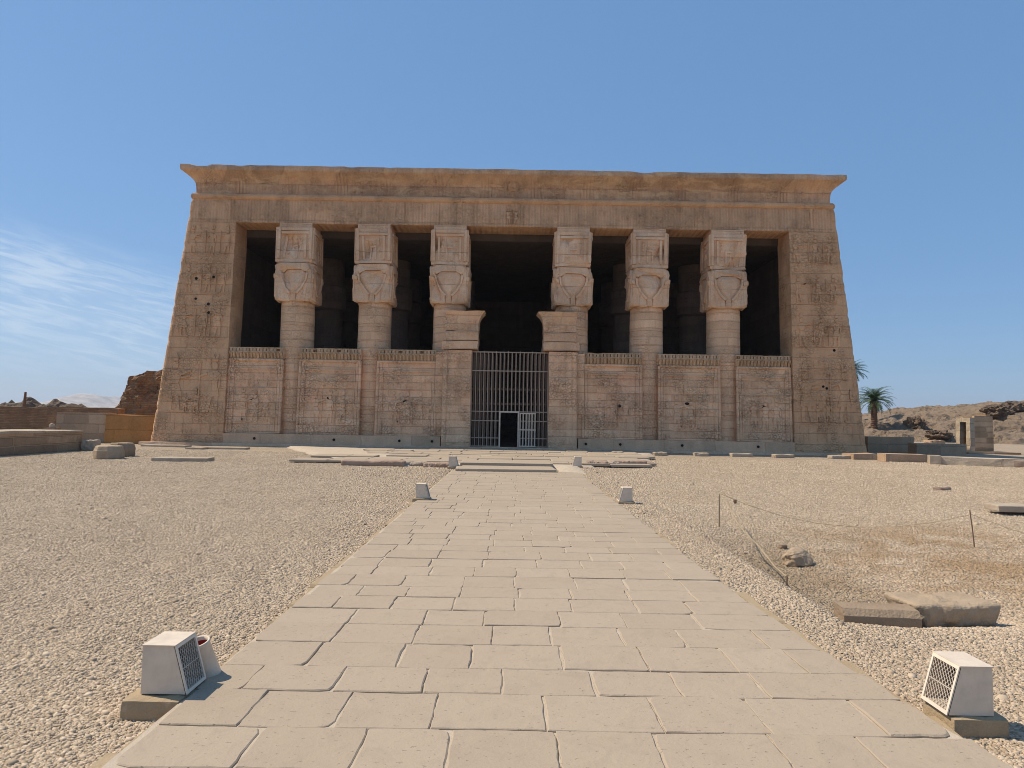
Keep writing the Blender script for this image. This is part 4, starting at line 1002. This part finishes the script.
# ------------------------------------------------------------------ left of the temple
def wallbox(name, label, cat, x0, x1, y0, y1, z0, z1, mat, amp=.03, div=None, batter=0., group=None, loc=None):
    cx, cy = (x0 + x1) / 2, (y0 + y1) / 2; m_ = MB(); dv = div or (max(2, int((x1 - x0) / .35)), max(2, int((y1 - y0) / .35)), max(2, int((z1 - z0) / .2)))
    j = wjit(amp)
    m_.box(x0, x1, y0, y1, z0, z1, dv, j); m_.v = [(v[0] - cx, v[1] - cy, v[2] - z0) for v in m_.v]
    o = m_.build(name, M[mat], None, (cx, cy, z0))
    return tag(o, label, cat, group) if label else o
lw = thing('low_wall', 'low block wall along the left edge with pale sunlit top', 'wall', (-20.1, 24, -.1))
a = MB(); a.box(-2.1, .42, -16, 8.3, 0, .92, (6, 60, 8), wjit(.03)); a.build('wall', M['oldwall'], lw)
for k, (y0, y1) in enumerate(((-16, -9.3), (-9.27, -3.1), (-3.07, 2.0), (2.03, 5.6), (5.63, 8.35))):
    a = MB(); a.box(-2.2, .46, y0, y1, .923, 1.01 + .02 * (k % 2), (3, 20, 2), wjit(.02)); a.build('coping', M['palewall'], lw)
wallbox('stone_wall', 'grey block wall of two bays behind the low left wall', 'wall', -26.2, -23.32, 40.4, 41.4, -.1, 1.72, 'greywall', .03)
wallbox('rendered_wall', 'orange mud-rendered wall butting against the left temple corner', 'wall', -23.3, -20.1, 40.25, 41.6, -.1, 1.62, 'orange', .03)
wallbox('boundary_wall', 'long brown wall across the far left with straight pale top', 'wall', -60, -26.0, 56, 57, -.1, 2.1, 'mudbrick', .05, (90, 3, 8))
boulder('small_stone', 'small pale stone on the grey wall ledge at the far left', 60, 427, 1.0, (.35, .3, .3), 17, 'slabstone', 3).location = (-25.9, 39.6, .85)
m_ = MB(); m_.box(-.3, .3, -.3, .3, 0, .9, (2, 2, 3), wjit(.03)); tag(m_.build('stone_pedestal', M['greywall'], None, (-25.9, 39.6, -.05)), 'short grey pedestal carrying a small pale stone at far left', 'pedestal')

def mound(name, label, cat, x0, x1, y0, y1, hf, step, mat, kind=None):
    gx = np.arange(x0, x1 + .01, step); gy = np.arange(y0, y1 + .01, step); m_ = MB(); w = len(gx); cx, cy = (x0 + x1) / 2, (y0 + y1) / 2
    m_.v = [(x - cx, y - cy, hf(x, y)) for y in gy for x in gx]
    m_.f = [(j * w + i, j * w + i + 1, (j + 1) * w + i + 1, (j + 1) * w + i) for j in range(len(gy) - 1) for i in range(w - 1)]
    return tag(m_.build(name, M[mat], None, (cx, cy, 0)), label, cat, kind=kind)
def rug(x, y, s, o): return nz((x, y, 0), s, o) + .5 * nz((x, y, 0), s * 2.3, o + 4) + .3 * nz((x, y, 0), s * 5.1, o + 8)
# eroded mudbrick stump left of the temple
m_ = MB()
def sj(p, k):
    t = sstep(.6, 2.5, p.z); a = Vector((nz(p, .7, 1), nz(p, .7, 2), .8 * nz(p, .6, 3))) * .55 + Vector((nz(p, 1.9, 4), nz(p, 1.9, 5), nz(p, 1.9, 6))) * .30 + Vector((nz(p, 4.5, 7), nz(p, 4.5, 8), nz(p, 4.5, 9))) * .14
    return p + a * (.35 + .65 * t)
m_.hexa([(-3.2, -1.6, -.2), (4.2, -1.6, -.2), (-3.0, 2.4, -.2), (4.2, 2.4, -.2), (-1.5, -1.0, 4.5), (4.2, -1.0, 5.5), (-1.4, 1.6, 4.4), (4.2, 1.6, 5.4)], (44, 24, 40), sj)
tag(m_.build('mudbrick_ruin', M['mudbrick'], None, (-26.7, 52.5, 0)), 'crumbling brown mudbrick stump rising behind the left temple corner', 'ruin')
wallbox('mudbrick_wall', 'low pale-topped mudbrick wall piece just before the crumbling stump', 'wall', -30.5, -25.8, 46, 46.8, -.1, 2.05, 'mudbrick', .07)
def rm(cx, cy, w, d, h, o):
    return lambda x, y: h * max(0, 1 - ((x - cx) / w) ** 2) * max(0, 1 - ((y - cy) / d) ** 2) * (1 + .55 * rug(x, y, .35, o)) + .30 * rug(x, y, .8, o) - .3
mound('rubble_mound', 'dark rubble mound behind the far left boundary wall, below the post', 'mound', -66, -43, 72, 84, rm(-54.5, 78, 9, 6, 3.0, 2), .35, 'rubble')
mound('rubble_mound', 'smaller dark rubble mound left of the crumbling mudbrick stump', 'mound', -54, -40, 66, 77, rm(-44.2, 71.5, 3.8, 5, 2.5, 5), .35, 'rubble')
c = PY(24, 407, 70); m_ = MB(); m_.tube([(0, 0, 0), (.03, 0, .7), (.08, 0, 1.9)], [.16, .15, .10], 8)
tag(m_.build('wooden_post', M['trunk'], None, (c.x, 70, c.z - .4)), 'lone dark wooden post sticking up beyond the left boundary wall', 'post')
# far hills
def hillf(x, y):
    u = (x + 1745) ; h = 30 * sstep(-800, -250, u) * (1 - sstep(250, 900, u)) + 52 * math.exp(-((u - 20) / 95) ** 2) + 14 * math.exp(-((u + 210) / 120) ** 2)
    return h * max(0, 1 - ((y - 2900) / 400) ** 2) * (1 + .2 * rug(x, y, .006, 2)) - 3
mound('hills', None, None, -2700, -600, 2500, 3300, hillf, 14, 'hill', 'structure')

# ------------------------------------------------------------------ right of the temple
def slope(x, y):
    crest = np.interp(x, [34, 44, 52, 57, 62.4, 63, 67.7, 74, 84, 120, 200], [.0, 1.8, 2.7, 3.4, 3.3, 4.3, 4.6, 5.5, 6.0, 6.8, 6])
    r_ = rug(x, y, .12, 4); t = sstep(70, 100, y + 6 * r_) * (1 - sstep(125, 160, y)); h = crest * t
    q = h / 1.3; k = math.floor(q); hs = (k + sstep(.35, .65, q - k)) * 1.3
    h = .45 * h + .55 * hs; edge = sstep(34, 40, x) * (1 - sstep(190, 220, x))
    return (h + (.5 * rug(x, y, .35, 7) + .35 * rug(x, y, .9, 17)) * min(1, h) ) * edge - .25
mound('terrain', None, None, 34, 220, 64, 162, slope, .5, 'desert', 'structure')
def eroded(cx, cy, w, d, h, o):
    def f(x, y):
        u, v = abs(x - cx) / w, abs(y - cy) / d; b_ = h * (1 - sstep(.7, 1., u + .2 * rug(x, y, .3, o))) * (1 - sstep(.6, 1., v + .2 * rug(x, y, .3, o + 2)))
        return b_ * (1 + .25 * rug(x, y, .5, o + 5)) + 3.6 * (b_ > .1) * 0 - .1
    return f
def on_slope(px, py):
    d = ray(px, py)
    for k in range(600):
        y_ = 60 + k * .12; p = Vector((0, 0, EYE)) + d * (y_ / d.y)
        if slope(p.x, p.y) >= p.z: return p
    return PY(px, py, 100)
for (px, py, w, d, h, o, lb) in ((915, 428, .9, 1.6, 1.9, 3, 'dark upright mudbrick lump on the slope right of the palm'), (938, 437, 1.3, 1.2, 1.0, 6, 'low dark mudbrick lump left of the small stone chapel'), (997, 415, 1.5, 1.5, 1.6, 9, 'jagged mudbrick mass on the ridge just right of the small chapel'), (1015, 412, 2.0, 1.5, 1.7, 12, 'rightmost jagged mudbrick mass on the ridge at the photo edge')):
    c = on_slope(px, py); bm = bmesh.new(); bmesh.ops.create_icosphere(bm, subdivisions=5, radius=1)
    for v in bm.verts:
        p = v.co.copy(); n_ = p.normalized()
        a = .35 * nz(p, 1.7, o) + .30 * nz((p.x, p.y, p.z * .5), 4.2, o + 3) + .16 * nz((p.x, p.y, p.z * .6), 9, o + 7)
        p += n_ * a; v.co = (p.x * w, p.y * d, p.z * h * .5 + h * .25)
    me = bpy.data.meshes.new('mudbrick_lump'); bm.to_mesh(me); bm.free(); me.materials.append(M['rubble'])
    m = bpy.data.objects.new('mudbrick_lump', me); COL.objects.link(m); m.location = (c.x, c.y, slope(c.x, c.y)); tag(m, lb, 'ruin', 'mudbrick lumps on the right slope')
wallbox('stone_wall', 'dark block wall in the temple shade just below the palm', 'wall', 23.4, 26.4, 46, 47, -.2, 1.0, 'greywall', .03)
wallbox('stone_wall', 'longer shaded wall with light top leading to the small chapel', 'wall', 25.2, 28.3, 43.6, 44.6, -.2, .66, 'greywall', .03)
wallbox('stone_wall', 'lowest dark wall joined to the right foot of the temple', 'wall', 18.15, 20.15, 34.0, 34.8, -.2, .36, 'greywall', .03)
wallbox('foundation_block', 'big worn foundation block at the right foot of the temple', 'stone', 17.5, 18.9, 35.9, 37.2, -.2, .27, 'greywall', .05)
lw = thing('low_wall', 'pale sunlit low wall of patched blocks at the right edge', 'wall', (19.4, 32.6, -.12))
a = MB(); a.box(.46, 18, -.3, .5, 0, .46, (60, 3, 4), wjit(.03)); a.build('wall', M['palewall'], lw, rz=R(-25))
a = MB(); a.box(0, .45, -.4, .6, 0, .52, (4, 4, 4), wjit(.02)); a.build('end_block', M['slabstone'], lw, rz=R(-25))
for k, u in enumerate((3.2, 5.6, 8.2)):
    a = MB(); a.box(u, u + 1.1 + .3 * (k % 2), -.335, -.28, .05, .36, (8, 1, 4), wjit(.03)); a.build('dark_patch', M['kerb'], lw, rz=R(-25))
# small chapel: battered walls, door on its left side
kq = thing('chapel', 'small stone chapel with open dark doorway on the right below the slope', 'chapel', (31.45, 47.6, -.12))
a = MB()
def bw(mb, x0, x1, y0, y1, z0, z1, dv=(4, 4, 10)):
    def j(p, k): f_ = 1 - .055 * (p.z / 2.6); return wjit(.03)(Vector((p.x * f_, p.y * f_, p.z)), k)
    mb.box(x0, x1, y0, y1, z0, z1, dv, j)
bw(a, -.50, .80, -.75, -.50, .25, 2.62, (6, 3, 12)); bw(a, -.50, .80, .50, .75, .25, 2.55); bw(a, .5, .80, -.49, .49, .25, 2.7)
a.build('wall', M['oldwall'], kq)
a = MB(); bw(a, -.82, -.51, -.77, -.34, .25, 2.5); bw(a, -.82, -.51, .34, .77, .25, 2.5); bw(a, -.82, -.51, -.335, .335, 2.2, 2.5); a.build('door_frame', M['palewall'], kq)
a = MB(); a.box(-1.5, 1.9, -1.7, 1.7, -.1, .24, (8, 8, 2), wjit(.04)); a.build('base', M['oldwall'], kq)
a = MB(); a.box(-.50, .49, -.49, .49, 2.3, 2.5, (4, 4, 2), wjit(.04)); a.build('roof_slab', M['oldwall'], kq)
st_ = MB(); wstone(st_, (0, 0, 0), (1.3, .9, .8), .2, 71, .08, .06); tag(st_.build('stone_block', M['oldwall'], None, (31.6, 52.5, -.1)), 'small square stone block behind the left side of the chapel', 'stone')
for k, (x, y_, w, h, lb) in enumerate(((35.2, 47.0, .7, .45, 'brown loose stone right of the chapel base'), (36.6, 48.5, 1.3, .7, 'larger pale loose stone farther right of the chapel'))):
    st_ = MB(); wstone(st_, (0, 0, 0), (w, w * .8, h), k, 80 + k, .1, .08); tag(st_.build('loose_stone', M['block'], None, (x, y_, -.1)), lb, 'stone')
# palms -----------------------------------------------------------
def palm(label, base, H, seed, crown=2.3, nf=60):
    rg_ = random.Random(seed); t = thing('palm_tree', label, 'palm tree', base, 0, 'date palms behind the temple corner')
    tk = MB(); pr = []
    for k in range(40):
        z = H * k / 39; pr.append((.38 - .05 * (k / 39) + (.05 if k % 2 else 0) + (.16 * sstep(.72, .95, k / 39)), z))
    tk.lathe(pr, 12, jit=lambda p: p + Vector((nz(p, 2, 1), nz(p, 2, 2), 0)) * .08); tk.build('trunk', M['trunk'], t)
    def fronds(mb, n, e0, e1, L0, droop, lw):
        for k in range(n):
            a = k * 2.399 + rg_.uniform(-.2, .2); e = e0 + (e1 - e0) * (k / n) + rg_.uniform(-.1, .1); L = L0 * rg_.uniform(.85, 1.1)
            p = Vector((0, 0, H)); pts = []; ang = e; d = Vector((math.cos(a), math.sin(a), 0)); m = 14
            for i in range(m + 1):
                pts.append(p.copy()); p = p + (d * math.cos(ang) + Vector((0, 0, math.sin(ang)))) * (L / m); ang -= droop / m * (1 + i / m)
            mb.tube(pts, [.03 - .024 * i / m for i in range(m + 1)], 4, False)
            sidev = Vector((-d.y, d.x, 0))
            for i in range(1, m + 1):
                for f_ in (0, .5):
                    q = pts[i - 1].lerp(pts[i], f_); tng = (pts[i] - pts[i - 1]).normalized(); ll = lw * math.sin(math.pi * min(.97, .12 + (i + f_) / (m + 1) * .85)) ** .6
                    for s in (-1, 1):
                        dr = (sidev * s * .8 + tng * .65 + Vector((0, 0, rg_.uniform(-.35, .25)))).normalized(); wv = tng * .035
                        mb.add([q - wv, q + wv, q + dr * ll * .6 + wv * .8, q + dr * ll], [(0, 1, 2, 3)])
    c_ = MB(); fronds(c_, nf, 1.4, -.15, crown, .95, .5); c_.build('crown', M['frond'], t)
    d_ = MB(); fronds(d_, 18, -.5, -1.1, crown * .62, .6, .3); d_.build('dead_fronds', M['deadfrond'], t)
    return t
c = PY(874, 400, 92); palm('bushy date palm with thick brown trunk right of the temple corner', (c.x, 92, -.2), c.z + .1, 3, 2.9)
c = PY(851, 372, 104); palm('taller date palm mostly hidden, only its fronds showing past the temple edge', (c.x, 104, -.2), c.z + .2, 5, 2.6)

# ------------------------------------------------------------------ the dusty air
hz = MB(); hz.box(-3400, 3400, -700, 4800, -30, 140)
ho = hz.build('haze', None); hm = bpy.data.materials.new('haze'); hm.use_nodes = True; t_ = hm.node_tree
t_.nodes.remove(t_.nodes['Principled BSDF']); pvn = t_.nodes.new('ShaderNodeVolumePrincipled')
pvn.inputs['Density'].default_value = .00017; pvn.inputs['Color'].default_value = (.80, .88, 1, 1); pvn.inputs['Anisotropy'].default_value = .2
t_.links.new(pvn.outputs[0], t_.nodes['Material Output'].inputs['Volume']); ho.data.materials.append(hm); tag(ho, kind='stuff')
